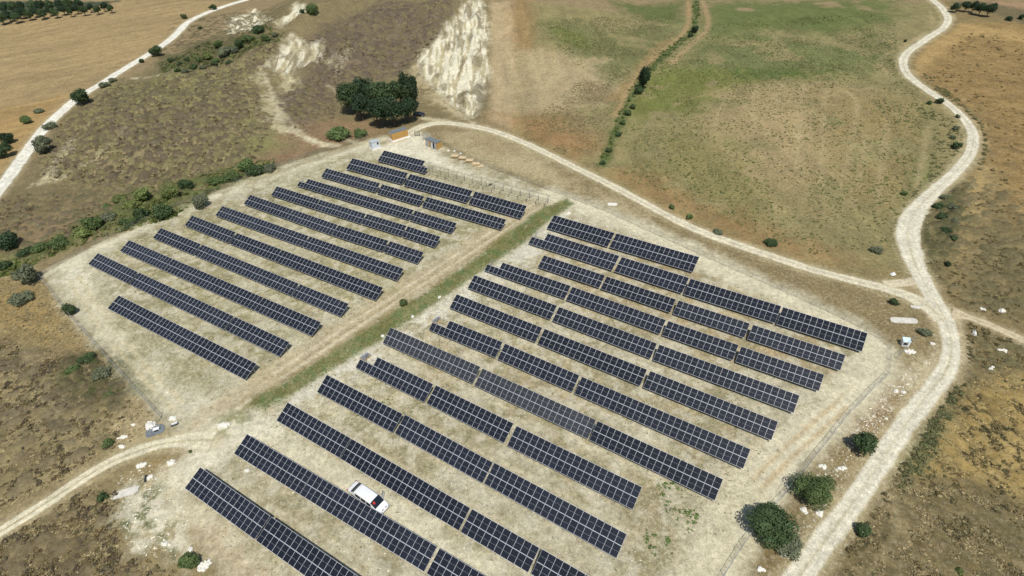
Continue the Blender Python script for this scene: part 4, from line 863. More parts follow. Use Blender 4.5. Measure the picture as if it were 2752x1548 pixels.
# ------------------------------------------------------------------ perimeter fence
def wiremat(name, col, fill):
    mt = bpy.data.materials.new(name); mt.use_nodes = True; n = mt.node_tree.nodes; l = mt.node_tree.links
    b = n['Principled BSDF']; b.inputs['Base Color'].default_value = (*col, 1); b.inputs['Roughness'].default_value = .6
    tc = n.new('ShaderNodeUVMap'); tc.uv_map = 'uv'; sx = n.new('ShaderNodeSeparateXYZ'); l.new(tc.outputs[0], sx.inputs[0]); o = []
    for a in (0, 1):
        d = n.new('ShaderNodeMath'); d.operation = 'FRACT'; l.new(sx.outputs[a], d.inputs[0])
        c = n.new('ShaderNodeMath'); c.operation = 'LESS_THAN'; c.inputs[1].default_value = fill; l.new(d.outputs[0], c.inputs[0]); o.append(c.outputs[0])
    m_ = n.new('ShaderNodeMath'); m_.operation = 'MAXIMUM'; l.new(o[0], m_.inputs[0]); l.new(o[1], m_.inputs[1]); l.new(m_.outputs[0], b.inputs['Alpha'])
    return mt
WIRE1 = wiremat('green_grey_wire_mesh', (.26, .29, .29), .085); WIRE2 = wiremat('thin_wire_mesh', (.14, .15, .13), .10)
_b = MB(); _b.bar((0, 0, -.3), (0, 0, 2.0), .07, n=6); FPOST = _b.mesh('fence_post', M['steel'])
def fence(pts, label, wmat, h=1.6, step=2.8, rail=True):
    P = W(pts); L = np.concatenate([[0], np.cumsum(np.linalg.norm(np.diff(P, axis=0), axis=1))]); n = int(L[-1]/step)
    s = np.linspace(0, L[-1], n+1); x = np.interp(s, L, P[:, 0]); y = np.interp(s, L, P[:, 1]); z = HT(x, y)
    x = x+rng.normal(0, .06, n+1); y = y+rng.normal(0, .06, n+1)
    root = empty('mesh_fence', (x[0], y[0], z[0]), 0, label, 'fence', 'perimeter mesh fence of the solar plant'); o = np.array([x[0], y[0], z[0]])
    for k in range(n+1): inst('post', FPOST, root, (x[k]-o[0], y[k]-o[1], z[k]-o[2]), (random.uniform(-.04, .04), random.uniform(-.04, .04), 0), (1, 1, h/2+.05))
    b = MB(); uv = []
    for k in range(n):
        a = np.array([x[k], y[k], z[k]])-o; c = np.array([x[k+1], y[k+1], z[k+1]])-o; u0, u1 = s[k]/.10, s[k+1]/.10
        b.add([a+[0, 0, .03], c+[0, 0, .03], c+[0, 0, h], a+[0, 0, h]], [(0, 1, 2, 3)]); uv += [u0, 0, u1, 0, u1, h/.10, u0, h/.10]
    me = b.mesh('wire_mesh', wmat); ul = me.uv_layers.new(name='uv'); ul.data.foreach_set('uv', uv); inst('wire_mesh', me, root)
    if rail:
        b = MB()
        for k in range(n):
            a = Vector((x[k], y[k], z[k]))-Vector(o); c = Vector((x[k+1], y[k+1], z[k+1]))-Vector(o)
            for hh in (.05, h): b.bar(a+Vector((0, 0, hh)), c+Vector((0, 0, hh)), .035 if hh > 1 else .03)
        b.build('top_wire', M['steel'], root)
    return root
fence([(106, 702), (172, 790), (262, 893), (335, 972), (405, 1052)], 'mesh fence climbing from lower left white cabinet to the bush at far left', WIRE1)
fence([(405, 1052), (398, 1068), (392, 1078)], 'short end piece of mesh fence beside the grey concrete pad', WIRE1, step=1.2)
fence([(2232, 945), (2140, 1036), (2062, 1135), (1990, 1226), (1900, 1330), (1830, 1435), (1800, 1480), (1740, 1570)], 'long mesh fence on the right, passing through the large round bushes', WIRE1)
fence([(2296, 858), (2268, 888), (2255, 903)], 'short separate mesh fence piece beside the white utility cabinet', WIRE1, step=1.5)
fence([(1116, 366), (1180, 400), (1250, 430), (1400, 486), (1530, 535), (1700, 614), (1850, 681), (2000, 747), (2150, 817), (2240, 872), (2235, 935)], 'thin wire fence between the plant and the outer track, from orange cabin to white cabinet', WIRE2, rail=False, step=3.4)
fence([(110, 690), (250, 610), (450, 521), (650, 438), (800, 386), (925, 350)], 'thin wire fence along the back left edge beside the hedge', WIRE2, rail=False, step=3.4)
# gates by the cabins
def gate(a, b_, h, label, mt):
    a = at(*a); b_ = at(*b_); d = b_-a; L = d.length; root = empty('gate', a, math.atan2(d.y, d.x), label, 'gate')
    q = MB(); q.bar((0, 0, -.2), (0, 0, h), .12); q.build('post', mt, root)
    q = MB(); q.bar((L, 0, -.2), (L, 0, h), .12); q.build('post', mt, root)
    q = MB(); q.bar((0, 0, h-.05), (L, 0, h-.05), .07); q.bar((0, 0, .25), (L, 0, .25), .07)
    for k in range(1, 14): q.bar((L*k/14, 0, .25), (L*k/14, 0, h-.05), .03)
    q.build('grille', mt, root); return root
z2 = lambda a, b_: (1000+a/5.367, 330+b_/5.367)
gate(z2(738, 250), z2(806, 222), 2.1, 'open grey metal gate leaf beside the ochre and grey cabin', M['steel'])
gate(z2(620, 196), z2(690, 190), 1.9, 'open dark metal gate leaf in the brush right of the long orange cabin', M['darkmetal'])
# ------------------------------------------------------------------ cabins
def cabin(name, loc, rz, L, Wd, h, wallm, roofm, label, plinth=0., over=.08, slope=0.):
    root = empty(name, (loc[0], loc[1], 0), rz, label, 'cabin'); b = MB()
    b.add([(0, 0, plinth), (L, 0, plinth), (L, Wd, plinth), (0, Wd, plinth), (0, 0, h), (L, 0, h), (L, Wd, h-slope), (0, Wd, h-slope)],
          [(0, 1, 5, 4), (1, 2, 6, 5), (2, 3, 7, 6), (3, 0, 4, 7)]); b.build('wall', wallm, root)
    b = MB(); o = over
    b.add([(-o, -o, h), (L+o, -o, h), (L+o, Wd+o, h-slope), (-o, Wd+o, h-slope), (-o, -o, h+.09), (L+o, -o, h+.09), (L+o, Wd+o, h-slope+.09), (-o, Wd+o, h-slope+.09)],
          [(3, 2, 1, 0), (4, 5, 6, 7), (0, 1, 5, 4), (1, 2, 6, 5), (2, 3, 7, 6), (3, 0, 4, 7)]); b.build('roof', roofm, root)
    return root
c1 = cabin('site_cabin', (-37.38, 186.77), math.atan2(3.32, 4.92), 5.94, 2.45, 2.72, M['orange'], M['greyroof'], 'long ochre orange cabin with grey roof standing on a white plinth', .34, .04, .12)
b = MB(); b.box((2.97, 1.22, .14), (6.7, 3.1, .38)); b.build('plinth', M['pad'], c1)
b = MB(); b.add([(-.25, -.55, -.05), (6.3, -.75, -.05), (6.4, -.3, .26), (-.2, -.3, .26)], [(0, 1, 2, 3)]); b.build('foundation_spill', M['pad'], c1)
for k in range(2):
    b = MB(); b.box((-.03, .62+k*1.2, 1.45), (.06, 1.05, 2.0)); dr = b.build('door', M['orange'], c1)
b = MB(); b.box((-.08, 1.22, 2.48), (.06, 2.2, .10)); b.box((-.08, 1.22, .62), (.06, 2.2, .10)); b.box((-.08, 1.22, 1.5), (.05, .08, 1.9)); b.build('door_frame', M['white'], c1)
b = MB()
for k in range(7): b.box((.5+k*.85, -.012, 1.5), (.035, .024, 2.2))
b.build('wall_rib', mat('ochre_rib', (.40, .21, .045), .5), c1)
c2 = cabin('site_cabin', (-25.92, 182.2), math.atan2(-3.48, 3.93), 5.25, 2.13, 2.42, M['orange'], M['greyroof'], 'ochre cabin with grey door panels and an open door, beside the gate', .12, .1, .1)
for x0, x1 in ((.25, .85), (.9, 1.5), (2.75, 3.3), (4.15, 4.95)):
    b = MB(); b.box(((x0+x1)/2, -.02, 1.22), (x1-x0, .05, 2.1)); b.build('wall_panel', M['greypanel'], c2)
b = MB(); b.box((3.72, -.015, 1.15), (.72, .04, 1.95)); dr = b.build('doorway', M['black'], c2)  # flat black panel painted in for the shade inside the open doorway
b = MB(); b.box((3.38, -.40, 1.15), (.05, .78, 1.95)); dd = b.build('door', M['whitewall'], c2)
b = MB(); b.box((3.33, -.42, 1.5), (.02, .4, .6)); b.build('pane', M['carglass'], dd)
b = MB(); b.box((2.6, 1.06, .03), (5.35, 2.2, .2)); b.build('base', M['greypanel'], c2)
c3 = cabin('site_cabin', (-43.2, 181.15), math.atan2(1.55, 2.3), 2.75, 2.3, 2.38, M['whitewall'], mat('pale_roof', (.46, .50, .50), .6), 'small white cabin with one small window, left of the orange cabin', .15, .1, .12)
b = MB(); b.box((2.05, -.02, 1.75), (.62, .05, .85)); wn = b.build('window', M['carglass'], c3)
b = MB()
for q in ((2.05, -.03, 2.2, .74, .05), (2.05, -.03, 1.3, .74, .05)): b.box(q[:3], (q[3], .06, q[4]))
b.build('frame', M['white'], wn)
b = MB(); b.box((1.37, 1.1, .06), (3.15, 2.7, .2)); b.build('plinth', M['pad'], c3)
# ------------------------------------------------------------------ cars
def sm(t, pts):
    for (a, va), (b_, vb) in zip(pts, pts[1:]):
        if t <= b_: u = (t-a)/(b_-a); u = u*u*(3-2*u) if pts is not None else u; return va+(vb-va)*u
    return pts[-1][1]
def car(name, loc, rz, L, Wd, paint, label, prof, cat='car', sc=1.):
    root = empty(name, loc, rz, label, cat); NS = 41; tt = [i/(NS-1) for i in range(NS)]
    def ring(t, off=0.):
        w_ = sm(t, prof['w'])*Wd/2; be = sm(t, prof['belt']); tp = sm(t, prof['top']); wr = w_*sm(t, prof['rw'])
        tp = max(tp, be+.02)
        p = [(w_*.93, .28), (w_*1.0, .50), (w_*.995, be*.82), (w_*.955, be), (wr+(w_*.955-wr)*.35, be+(tp-be)*.72), (wr, tp-.045*min(1, (tp-be)*3)), (wr*.8, tp), (wr*.4, tp+.02), (0, tp+.03)]
        return p
    def pt(t, k, off=0., side=1):
        r_ = ring(t); y, z = r_[k]; return Vector((t*L, side*(y+off*(1 if k < 6 else 0)), z+(off if k >= 4 else 0)))
    b = MB(); K = 17; vs = []
    for t in tt:
        r_ = ring(t); full = [(-y, z) for y, z in r_]+[(y, z) for y, z in r_[-2::-1]]
        vs += [(t*L, y, z) for y, z in full]
    fs = [(i*K+j, i*K+j+1, (i+1)*K+j+1, (i+1)*K+j) for i in range(NS-1) for j in range(K-1)]
    fs += [tuple(range(K-1, -1, -1)), tuple(range((NS-1)*K, NS*K))]; fs += [(i*K, (i+1)*K, (i+1)*K+K-1, i*K+K-1) for i in range(NS-1)]
    b.add(vs, fs); b.build('body', paint, root, True)
    def patch(name_, t0, t1, ks, mt, side=0, par=root, nn=8, off=.012):
        q = MB(); n = nn
        cols = []
        for i in range(n+1):
            t = t0+(t1-t0)*i/n; col = []
            if side == 0: col = [pt(t, k, off, -1) for k in ks]+[pt(t, k, off, 1) for k in ks[::-1][1:]]
            else: col = [pt(t, k, off, side) for k in ks]
            cols.append(col)
        m_ = len(cols[0]); v = [p for c in cols for p in c]
        q.add(v, [(i*m_+j, i*m_+j+1, (i+1)*m_+j+1, (i+1)*m_+j) for i in range(n) for j in range(m_-1)]); return q.build(name_, mt, par, True)
    patch('windscreen', *prof['front'], [5, 6, 7, 8], M['carglass']); patch('rear_window', *prof['rear'], [5, 6, 7, 8], M['carglass'])
    for s_ in (-1, 1):
        for a, c in prof['side']: patch('side_window', a, c, [3, 4], M['carglass'], s_)
        q = MB(); q.box((L*.985, s_*Wd*.33, .68), (L*.03, Wd*.17, .14)); q.build('headlight', M['lamp'], root)
        q = MB(); q.box((L*.008, s_*Wd*.42, .8), (L*.012, Wd*.1, .3)); q.build('tail_light', M['red'], root)
        q = MB(); q.box((L*.73, s_*(Wd*.5+.09), 1.02), (.12, .2, .14)); q.build('mirror', paint, root)
        for t in (.18, .82):
            q = MB(); q.bar((L*t, s_*(Wd/2-.24), .33), (L*t, s_*(Wd/2-.01), .33), .66, n=20); wh = q.build('wheel', M['black'], root)
            q = MB(); q.bar((L*t, s_*(Wd/2-.02), .33), (L*t, s_*(Wd/2+.01), .33), .38, n=14); q.build('rim', M['alu'], wh)
    q = MB(); q.box((L*.99, 0, .52), (L*.02, Wd*.5, .12)); q.build('grille', M['black'], root)
    q = MB(); q.box((L*.003, 0, .72), (.02, .5, .12)); q.build('number_plate', M['white'], root)
    return root, pt
VAN = dict(w=[(0, .80), (.05, .92), (.2, .97), (.5, 1), (.8, 1), (.93, .93), (1, .66)], belt=[(0, .78), (.03, .98), (.1, 1.02), (.5, 1.03), (.84, .98), (.95, .82), (1, .6)],
           top=[(0, .80), (.03, 1.02), (.12, 1.16), (.235, 1.62), (.3, 1.72), (.55, 1.75), (.7, 1.66), (.86, 1.05), (.96, .84), (1, .6)], rw=[(0, .9), (.12, .86), (.25, .80), (.7, .78), (.86, .84), (1, .9)],
           front=(.705, .85), rear=(.115, .225), side=[(.27, .42), (.44, .58), (.60, .73)])
pr = Vector((-27.75, 56.05, 0)); pf = Vector((-21.72, 51.60, 0)); Lc = (pf-pr).length*1.02
van, vpt = car('parked_van', (pr.x+.1, pr.y-.1, 0), math.atan2(pf.y-pr.y, pf.x-pr.x), Lc, 2.3, M['white'], 'long white people carrier parked between the two front rows, front door open', VAN, 'van')
b = MB(); a_ = R(58); hx = Lc*.765
b.box((hx-.5*math.cos(a_), 1.15+.5*math.sin(a_), .72), (1.05, .07, .80), Matrix.Rotation(-a_, 3, 'Z')); dr = b.build('front_door', M['white'], van)
b = MB(); b.box((hx-.5*math.cos(a_), 1.14+.5*math.sin(a_), 1.28), (.98, .05, .36), Matrix.Rotation(-a_, 3, 'Z')); b.build('door_window', M['carglass'], dr)
b = MB(); b.box((Lc*.765, -.50, 1.58), (.42, .34, .04), Matrix.Rotation(.62, 3, 'Y')); b.build('red_cloth', M['red'], van)
b = MB(); b.bar((Lc*.845, -.7, 1.13), (Lc*.80, .15, 1.30), .03); b.bar((Lc*.845, .1, 1.13), (Lc*.80, .75, 1.27), .03); b.build('wiper', M['black'], van)
b = MB(); b.box((Lc*.972, .33, .80), (.10, .42, .03)); b.box((Lc*.972, -.33, .80), (.10, .42, .03)); b.build('bonnet_vent', M['black'], van)
HATCH = dict(VAN); HATCH.update(top=[(0, .8), (.05, 1.1), (.18, 1.35), (.35, 1.44), (.6, 1.42), (.76, .98), (.96, .8), (1, .55)], front=(.63, .75), rear=(.07, .17), side=[(.25, .42), (.44, .60)])
q = at(1112, 311)
car('parked_car', (q.x, q.y, 0), R(-12), 4.2, 1.75, mat('dark_car_paint', (.012, .014, .018), .25, spec=.6), 'dark car parked in the shade at the right end of the big trees', HATCH)
# ------------------------------------------------------------------ small things in the plant and around
def rock(loc, rx, ry, h, label, rz=0., name='white_rock', cat='rock', m_=None, seed=1, grp='white chalk rocks'):
    bm = bmesh.new(); g = random.Random(seed); n = 5 if rx < .75 else (16 if rx < 1.2 else 34); rx *= .8; ry *= .85
    for k in range(n):
        a = g.random()*6.283; d = math.sqrt(g.random())*(.85 if k else 0); sz = (g.uniform(.14, .42) if k else .72)*(1 if rx > .6 else 1.1)
        r_ = bmesh.ops.create_icosphere(bm, subdivisions=2, radius=1); c_ = Vector((math.cos(a)*d*rx, math.sin(a)*d*ry, 0)); sx = rx*sz if not k else sz*.75*g.uniform(.7, 1.3); sy = ry*sz if not k else sz*.75*g.uniform(.7, 1.3)
        for v in r_['verts']:
            q = .55+.9*float(fbm(v.co.x*1.9+seed*3.1+k, v.co.y*1.9+v.co.z*1.6, seed+k, 3)); v.co = Vector((v.co.x*sx*q, v.co.y*sy*q, max(v.co.z, -.3)*(h if not k else sz*.7)*q*1.1))+c_
    me = bpy.data.meshes.new(name); bm.to_mesh(me); bm.free(); me.materials.append(m_ or M['chalk'])
    o = bpy.data.objects.new(name, me); COL.objects.link(o); o.location = (loc[0], loc[1], loc[2]+.02); o.rotation_euler = (0, 0, rz)
    tag(o, label, cat, grp if name == 'white_rock' else None); return o
rk = [(405, 1143, 1.7, 1.3, .35, 'large white chalk heap beside the grey concrete pad'), (467, 1124, 1.0, .7, .4, 'white chalk heap behind the thin white bar near fence end'), (602, 1143, 1.5, .8, .3, 'white chalk heap on the green patch at the foot of the green strip'), (358, 1142, .7, .45, .25, 'small white rock left of the large chalk heap'),
      (330, 1176, 1.0, .5, .3, 'long white rock above the lower left track, upper one'), (327, 1200, .9, .45, .3, 'white rock above the lower left track, lower one'), (380, 1250, 1.2, .7, .3, 'white rock heap below the track junction'), (460, 1244, 1.1, .9, .25, 'low rubble heap with bricks below the track junction'),
      (402, 1284, .8, .6, .25, 'white rock beside the dark slot in the lower left'), (665, 1265, .6, .35, .2, 'small white rock under the left end of the second table from front'), (442, 1463, .55, .5, .3, 'rounded pale rock on the green chalky slope near the bottom'), (550, 1520, 1.3, .9, .25, 'pale rock at the bottom edge beside the leafy bush'), (512, 1478, .5, .5, .25, 'small pale rock above the bottom leafy bush'),
      (1181, 799, .6, .35, .3, 'white rock by the green strip, uppermost of three'), (1109, 850, .5, .38, .3, 'white rock by the green strip, middle of three'), (1029, 903, .5, .4, .3, 'white rock by the green strip, lowest of three'), (1529, 574, .45, .3, .25, 'small white rock at the top end of the green strip'),
      (2693, 836, 1.0, .6, .5, 'bright white boulder at the right picture edge above the minor track'), (2618, 897, .55, 1.1, .6, 'upright white boulder with dark hollow right of the road bend'), (2640, 832, .8, .4, .3, 'small pale rocks left of the bright white boulder'), (2663, 991, .9, .35, .2, 'long flat pale rock on the dry slope at right'), (2693, 943, 1.2, .4, .2, 'streak of pale rock near the right picture edge'),
      (2445, 945, 1.5, .8, .2, 'white chalk patch beside the short fence piece'), (2506, 924, .5, .35, .2, 'small white rock on the island inside the road bend'), (2406, 1052, .5, .6, .2, 'small pale rock right of the fence, left one of two'), (2426, 1055, .5, .6, .2, 'small pale rock right of the fence, right one of two'),
      (2160, 1372, .7, .8, .3, 'split white rock between the two largest bushes'), (2202, 1380, .9, .8, .3, 'white rock right of the split white rock'), (2108, 1489, .8, .45, .3, 'white rock below the largest bush near the bottom edge'), (2045, 1529, .7, .5, .35, 'white boulder at bottom edge right of the fence'),
      (1205, 405.5, .6, .4, .35, 'flat white stone behind the plank stacks, left one'), (1222, 406, .45, .4, .35, 'grey stone heap behind the plank stacks, middle one'), (1238, 413, .4, .4, .4, 'round white stone behind the plank stacks, right one'), (2208, 1254, 1.0, .35, .2, 'pale streaked rock right of the fence above the big round bush'), (2263, 1258, .9, .3, .2, 'pale flat rock beside the main road, below the dark green bush')]
for i, (x, y, a, c, h, d) in enumerate(rk): rock(at(x, y), a, c, h, d, random.uniform(-.5, .6), seed=i+1)
def slab(px, py, L, Wd, rz, label, m_, name='concrete_slab', cat='slab', h=.14, S=True):
    q = at(px, py); b = MB(); n = 14; vs = []
    for k in range(n):
        t = 2*math.pi*k/n; c, s = math.cos(t), math.sin(t); e = (abs(c)**6+abs(s)**6)**(-1/6.)
        f = .93+.12*random.random(); vs.append((c*e*L/2*f, s*e*Wd/2*f))
    b.add([(x, y, -.3) for x, y in vs]+[(x, y, h) for x, y in vs], [tuple(range(n, 2*n))]+[(k, (k+1) % n, n+(k+1) % n, n+k) for k in range(n)])
    o = b.build(name, m_, loc=(q.x, q.y, q.z), rz=rz); tag(o, label, cat); return o
slab(337, 1325, 4.2, 1.5, .36, 'long pale concrete slab lying in dry grass at the lower left', M['conc'])
slab(1646, 549, 2.6, 1.5, -.1, 'bright white chalk patch between the plant fence and outer track', M['chalk'], 'chalk_patch', 'chalk patch', .05)
slab(2428, 862, 5.4, 1.7, -.12, 'wide pale concrete slab on the island inside the road bend', M['conc'])
slab(2460, 826, 1.9, .9, -.3, 'small pale slab at the tip of the road island', M['conc'])
slab(417, 1158, 3.2, 2.3, .5, 'grey concrete pad at the lower left end of the fence', M['concblue'], h=.08)
def boxthing(name, px, py, dims, rz, label, cat, m_, lid=None, extra=None):
    q = at(px, py); root = empty(name, (q.x, q.y, q.z), rz, label, cat); b = MB(); b.box((0, 0, dims[2]/2), dims); b.build('body', m_, root)
    b = MB(); b.box((0, 0, dims[2]+.03), (dims[0]+.1, dims[1]+.1, .06)); b.build('lid', lid or m_, root)
    return root
r_ = boxthing('junction_box', 422, 1157, (.95, .55, .5), .35, 'white box with dark front standing on the grey concrete pad', 'box', M['white']); b = MB(); b.box((0, -.29, .22), (.8, .03, .36)); b.build('front_panel', M['black'], r_)
r_ = boxthing('cable_cover', 470, 1140, (.9, .22, .25), .5, 'thin white bar over a dark pit below a chalk heap', 'cover', M['white']); b = MB(); b.box((0, -.05, .04), (1.25, .7, .08)); b.build('pit', M['black'], r_)
r_ = boxthing('cable_cover', 392, 1287, (.3, 1.3, .12), .30, 'dark narrow slot cover beside the white rock in the lower left', 'cover', M['darkmetal'])
q = at(2430, 927); r_ = empty('utility_cabinet', (q.x, q.y, q.z), -.25, 'white utility cabinet with sloping lid beside the short fence piece', 'cabinet')
b = MB(); b.add([(-.65, -.5, 0), (.65, -.5, 0), (.65, .5, 0), (-.65, .5, 0), (-.65, -.5, 1.25), (.65, -.5, 1.25), (.65, .5, 1.5), (-.65, .5, 1.5)], [(0, 1, 5, 4), (1, 2, 6, 5), (2, 3, 7, 6), (3, 0, 4, 7)]); b.build('body', M['white'], r_)
b = MB(); b.add([(-.7, -.55, 1.25), (.7, -.55, 1.25), (.7, .55, 1.53), (-.7, .55, 1.53), (-.7, -.55, 1.32), (.7, -.55, 1.32), (.7, .55, 1.6), (-.7, .55, 1.6)], [(3, 2, 1, 0), (4, 5, 6, 7), (0, 1, 5, 4), (1, 2, 6, 5), (2, 3, 7, 6), (3, 0, 4, 7)]); b.build('lid', mat('pale_blue_lid', (.62, .76, .76), .4), r_)
b = MB(); b.box((-.1, -.52, .75), (.8, .04, .55)); b.build('window', M['carglass'], r_)
q = at(2399, 737); b = MB(); b.add([(-.6, -.45, 0), (.6, -.45, 0), (.5, .5, 0), (-.45, .4, 0), (.15, .05, .6)], [(0, 1, 4), (1, 2, 4), (2, 3, 4), (3, 0, 4)]); tag(b.build('plastic_sack', M['white'], loc=q, rz=.3), 'small white pointed sack lying left of the main road junction', 'sack')
def crate(px, py, label, rz, n):
    q = at(px, py); root = empty('panel_pallet', (q.x, q.y, q.z), rz, label, 'pallet')
    b = MB(); b.box((0, 0, .07), (1.3, 2.0, .12)); b.build('pallet', M['wooddark'], root)
    for k in range(n): b = MB(); b.box((-.5+k*.2, 0, .13+.30), (.05, 1.8, .55), Matrix.Rotation(.35, 3, 'Y')); b.build('leaning_panel', M['whitewall'] if k < 2 else M['steel'], root)
crate(983, 961, 'pallet of leaning white and grey panels behind a notched solar table near the front', -.75, 6)
crate(1175, 863, 'pallet of grey leaning panels behind a notched solar table, mid right block', -.7, 5)
for i, (x, y, wz, d) in enumerate([(1223, 423, .28, 'dark leftmost stack of rough boards in the plank row'), (1243, 428, .1, 'second stack of brown boards from left in the plank row'), (1262, 435, .2, 'third stack of brown boards from left in the plank row'), (1279, 444, .45, 'stack of pale clean boards at the right of plank row'), (1292, 447, .6, 'fan of loose pale boards at the right end of the plank row')]):
    q = at(x, y); root = empty('board_stack', (q.x, q.y, q.z), R(-20)+wz, d, 'boards', 'stacks of wooden boards by the plant fence')
    for k in range(9 if i < 4 else 6):
        b = MB(); lay = k//3 if i < 4 else 0; b.box((random.uniform(-.12, .12), -.55+(k % 3)*.55 if i < 4 else -.7+k*.28, .16+lay*.24), (2.3, .56 if i < 4 else .26, .09), Matrix.Rotation(random.uniform(-.1, .1)+(.12*k if i == 4 else 0), 3, 'Z') @ Matrix.Rotation(random.uniform(-.06, .06), 3, 'X'))
        b.build('board', M['wood'] if i >= 3 or lay == 2 else M['wooddark'], root)
b = MB(); b.box((0, 0, .1), (1.1, .35, .12)); q = at(1284, 456.5); tag(b.build('loose_beam', M['wooddark'], loc=q, rz=-.3), 'short dark beam lying alone below the pale board stack', 'beam')
# ------------------------------------------------------------------ scrub, tufts and pebbles nobody could count
def scrubmat(name):
    mt = bpy.data.materials.new(name); mt.use_nodes = True; n = mt.node_tree.nodes; l = mt.node_tree.links
    b = n['Principled BSDF']; b.inputs['Roughness'].default_value = .9; b.inputs['Specular IOR Level'].default_value = .1
    a = n.new('ShaderNodeAttribute'); a.attribute_name = 'col'; l.new(a.outputs['Color'], b.inputs['Base Color']); return mt
SCM = scrubmat('dry_plants')
def inpoly(P, x, y):
    ins = np.zeros(len(x), bool); n = len(P)
    for i in range(n):
        a = P[i]; b_ = P[(i+1) % n]; ins ^= ((a[1] > y) != (b_[1] > y)) & (x < (b_[0]-a[0])*(y-a[1])/(b_[1]-a[1]+1e-12)+a[0])
    return ins
AVOID = [(smoothline(W(v[0])), v[1]/2+.6) for v in ROADS.values()]
def scatter(name, label, polys, n, r, hr, cols, k=22, lf=.42, dens=(0, 0), ds=10., seed=1, wild=.5, pw=1.6):
    g = np.random.default_rng(seed); X = []; Y = []
    for pts, fr in polys:
        P = W(pts); lo, hi = P.min(0), P.max(0); m_ = int(n*fr); x = np.zeros(0); y = np.zeros(0)
        for _ in range(60):
            if len(x) >= m_: break
            a = g.uniform(lo[0], hi[0], 6000); c = g.uniform(lo[1], hi[1], 6000); ok = inpoly(P, a, c)
            if dens[1]: ok &= fbm(a/ds, c/ds, seed+50, 3)+g.uniform(-.2, .2, 6000) > dens[0]
            for L_, wd in AVOID:
                if L_.min(0)[0]-5 > hi[0]: continue
                d = np.full(6000, 1e9)
                for i in range(0, len(L_)-1, 2):
                    e = L_[min(i+2, len(L_)-1)]-L_[i]; t = np.clip(((a-L_[i, 0])*e[0]+(c-L_[i, 1])*e[1])/(e@e+1e-9), 0, 1); d = np.minimum(d, np.hypot(a-L_[i, 0]-t*e[0], c-L_[i, 1]-t*e[1]))
                ok &= d > wd
            x = np.append(x, a[ok]); y = np.append(y, c[ok])
        X.append(x[:m_]); Y.append(y[:m_])
    X = np.concatenate(X); Y = np.concatenate(Y); m_ = len(X); rad = r[0]+(r[1]-r[0])*g.uniform(0, 1, m_)**pw; Zc = HT(X, Y)
    ci = g.integers(0, len(cols), m_); base = np.array([alb(c) for c in cols])[ci]*1.22*g.uniform(.8, 1.2, m_)[:, None]
    d = g.normal(size=(m_, k, 3)); d[..., 2] = np.abs(d[..., 2]); d /= np.linalg.norm(d, axis=2)[..., None]
    p = d*g.uniform(.45, 1.0, (m_, k, 1)); nn = d+g.normal(size=d.shape)*wild; nn /= np.linalg.norm(nn, axis=2)[..., None]
    a = np.cross(nn, g.normal(size=d.shape)); a /= np.linalg.norm(a, axis=2)[..., None]; b_ = np.cross(nn, a); s = lf*g.uniform(.6, 1.3, (m_, k, 1))
    q = np.stack([p-a*s*.7-b_*s*.4, p+a*s*.7-b_*s*.4, p+b_*s*.8], 2)          # m,k,3,3
    el = g.uniform(.75, 1.3, (m_, 1, 1))
    q[..., 0] *= rad[:, None, None]*el; q[..., 1] *= rad[:, None, None]/el; q[..., 2] *= rad[:, None, None]*hr
    q[..., 0] += X[:, None, None]; q[..., 1] += Y[:, None, None]; q[..., 2] += Zc[:, None, None]-.03
    V_ = q.reshape(-1, 3); F_ = np.arange(len(V_)).reshape(-1, 3); cc = np.repeat(base[:, None]*g.uniform(.78, 1.2, (m_, k, 1)), 3, 1).reshape(-1, 3) if False else np.repeat((base[:, None]*g.uniform(.78, 1.2, (m_, k, 1))).reshape(-1, 3), 3, 0)
    o = bpy.data.objects.new(name, np_mesh(name, V_, F_, SCM, False, cols={'col': cc})); COL.objects.link(o)
    tag(o, label, 'plants', None, 'stuff'); return o
HILLP = [(110, 440), (150, 320), (210, 275), (330, 205), (430, 200), (560, 165), (640, 120), (700, 110), (640, 190), (655, 260), (680, 330), (640, 400), (500, 470), (380, 500), (240, 470), (140, 450)]
BROWNP = [(760, 110), (840, 60), (960, 5), (1130, 5), (1110, 80), (1050, 140), (1010, 190), (870, 210), (820, 220), (850, 290), (770, 330), (730, 320), (700, 250), (780, 180), (830, 110)]
scatter('hill_scrub', 'olive and brown low scrub covering the hill between white road and hedge', [(HILLP, 1.)], 5500, (.3, .95), .8, [(116, 106, 76), (104, 94, 72), (98, 86, 72), (122, 113, 78), (108, 98, 70)], 22, .40, (.36, 1), 9, seed=3)
scatter('slope_scrub', 'purplish brown dry scrub on the slope behind the big trees', [(BROWNP, .8), ([(0, 500), (150, 480), (330, 490), (480, 470), (560, 470), (450, 510), (240, 590), (100, 630), (0, 590)], .2)], 2200, (.35, .8), .7, [(104, 91, 74), (112, 99, 76), (96, 86, 70), (116, 104, 72)], 22, .42, (.36, 1), 10, seed=4)
scatter('lower_left_scrub', 'brown and grey dry scrub on the lower left slopes outside the fence', [([(-40, 820), (100, 900), (240, 890), (330, 990), (300, 1120), (150, 1200), (-40, 1300)], .55), ([(-40, 1380), (110, 1290), (250, 1210), (300, 1250), (300, 1400), (460, 1420), (430, 1500), (-40, 1500)], .45)], 1900, (.2, .7), .7, [(104, 92, 68), (96, 84, 66), (116, 100, 68), (108, 98, 66), (90, 82, 64)], 26, .42, (.42, 1), 5, seed=5)
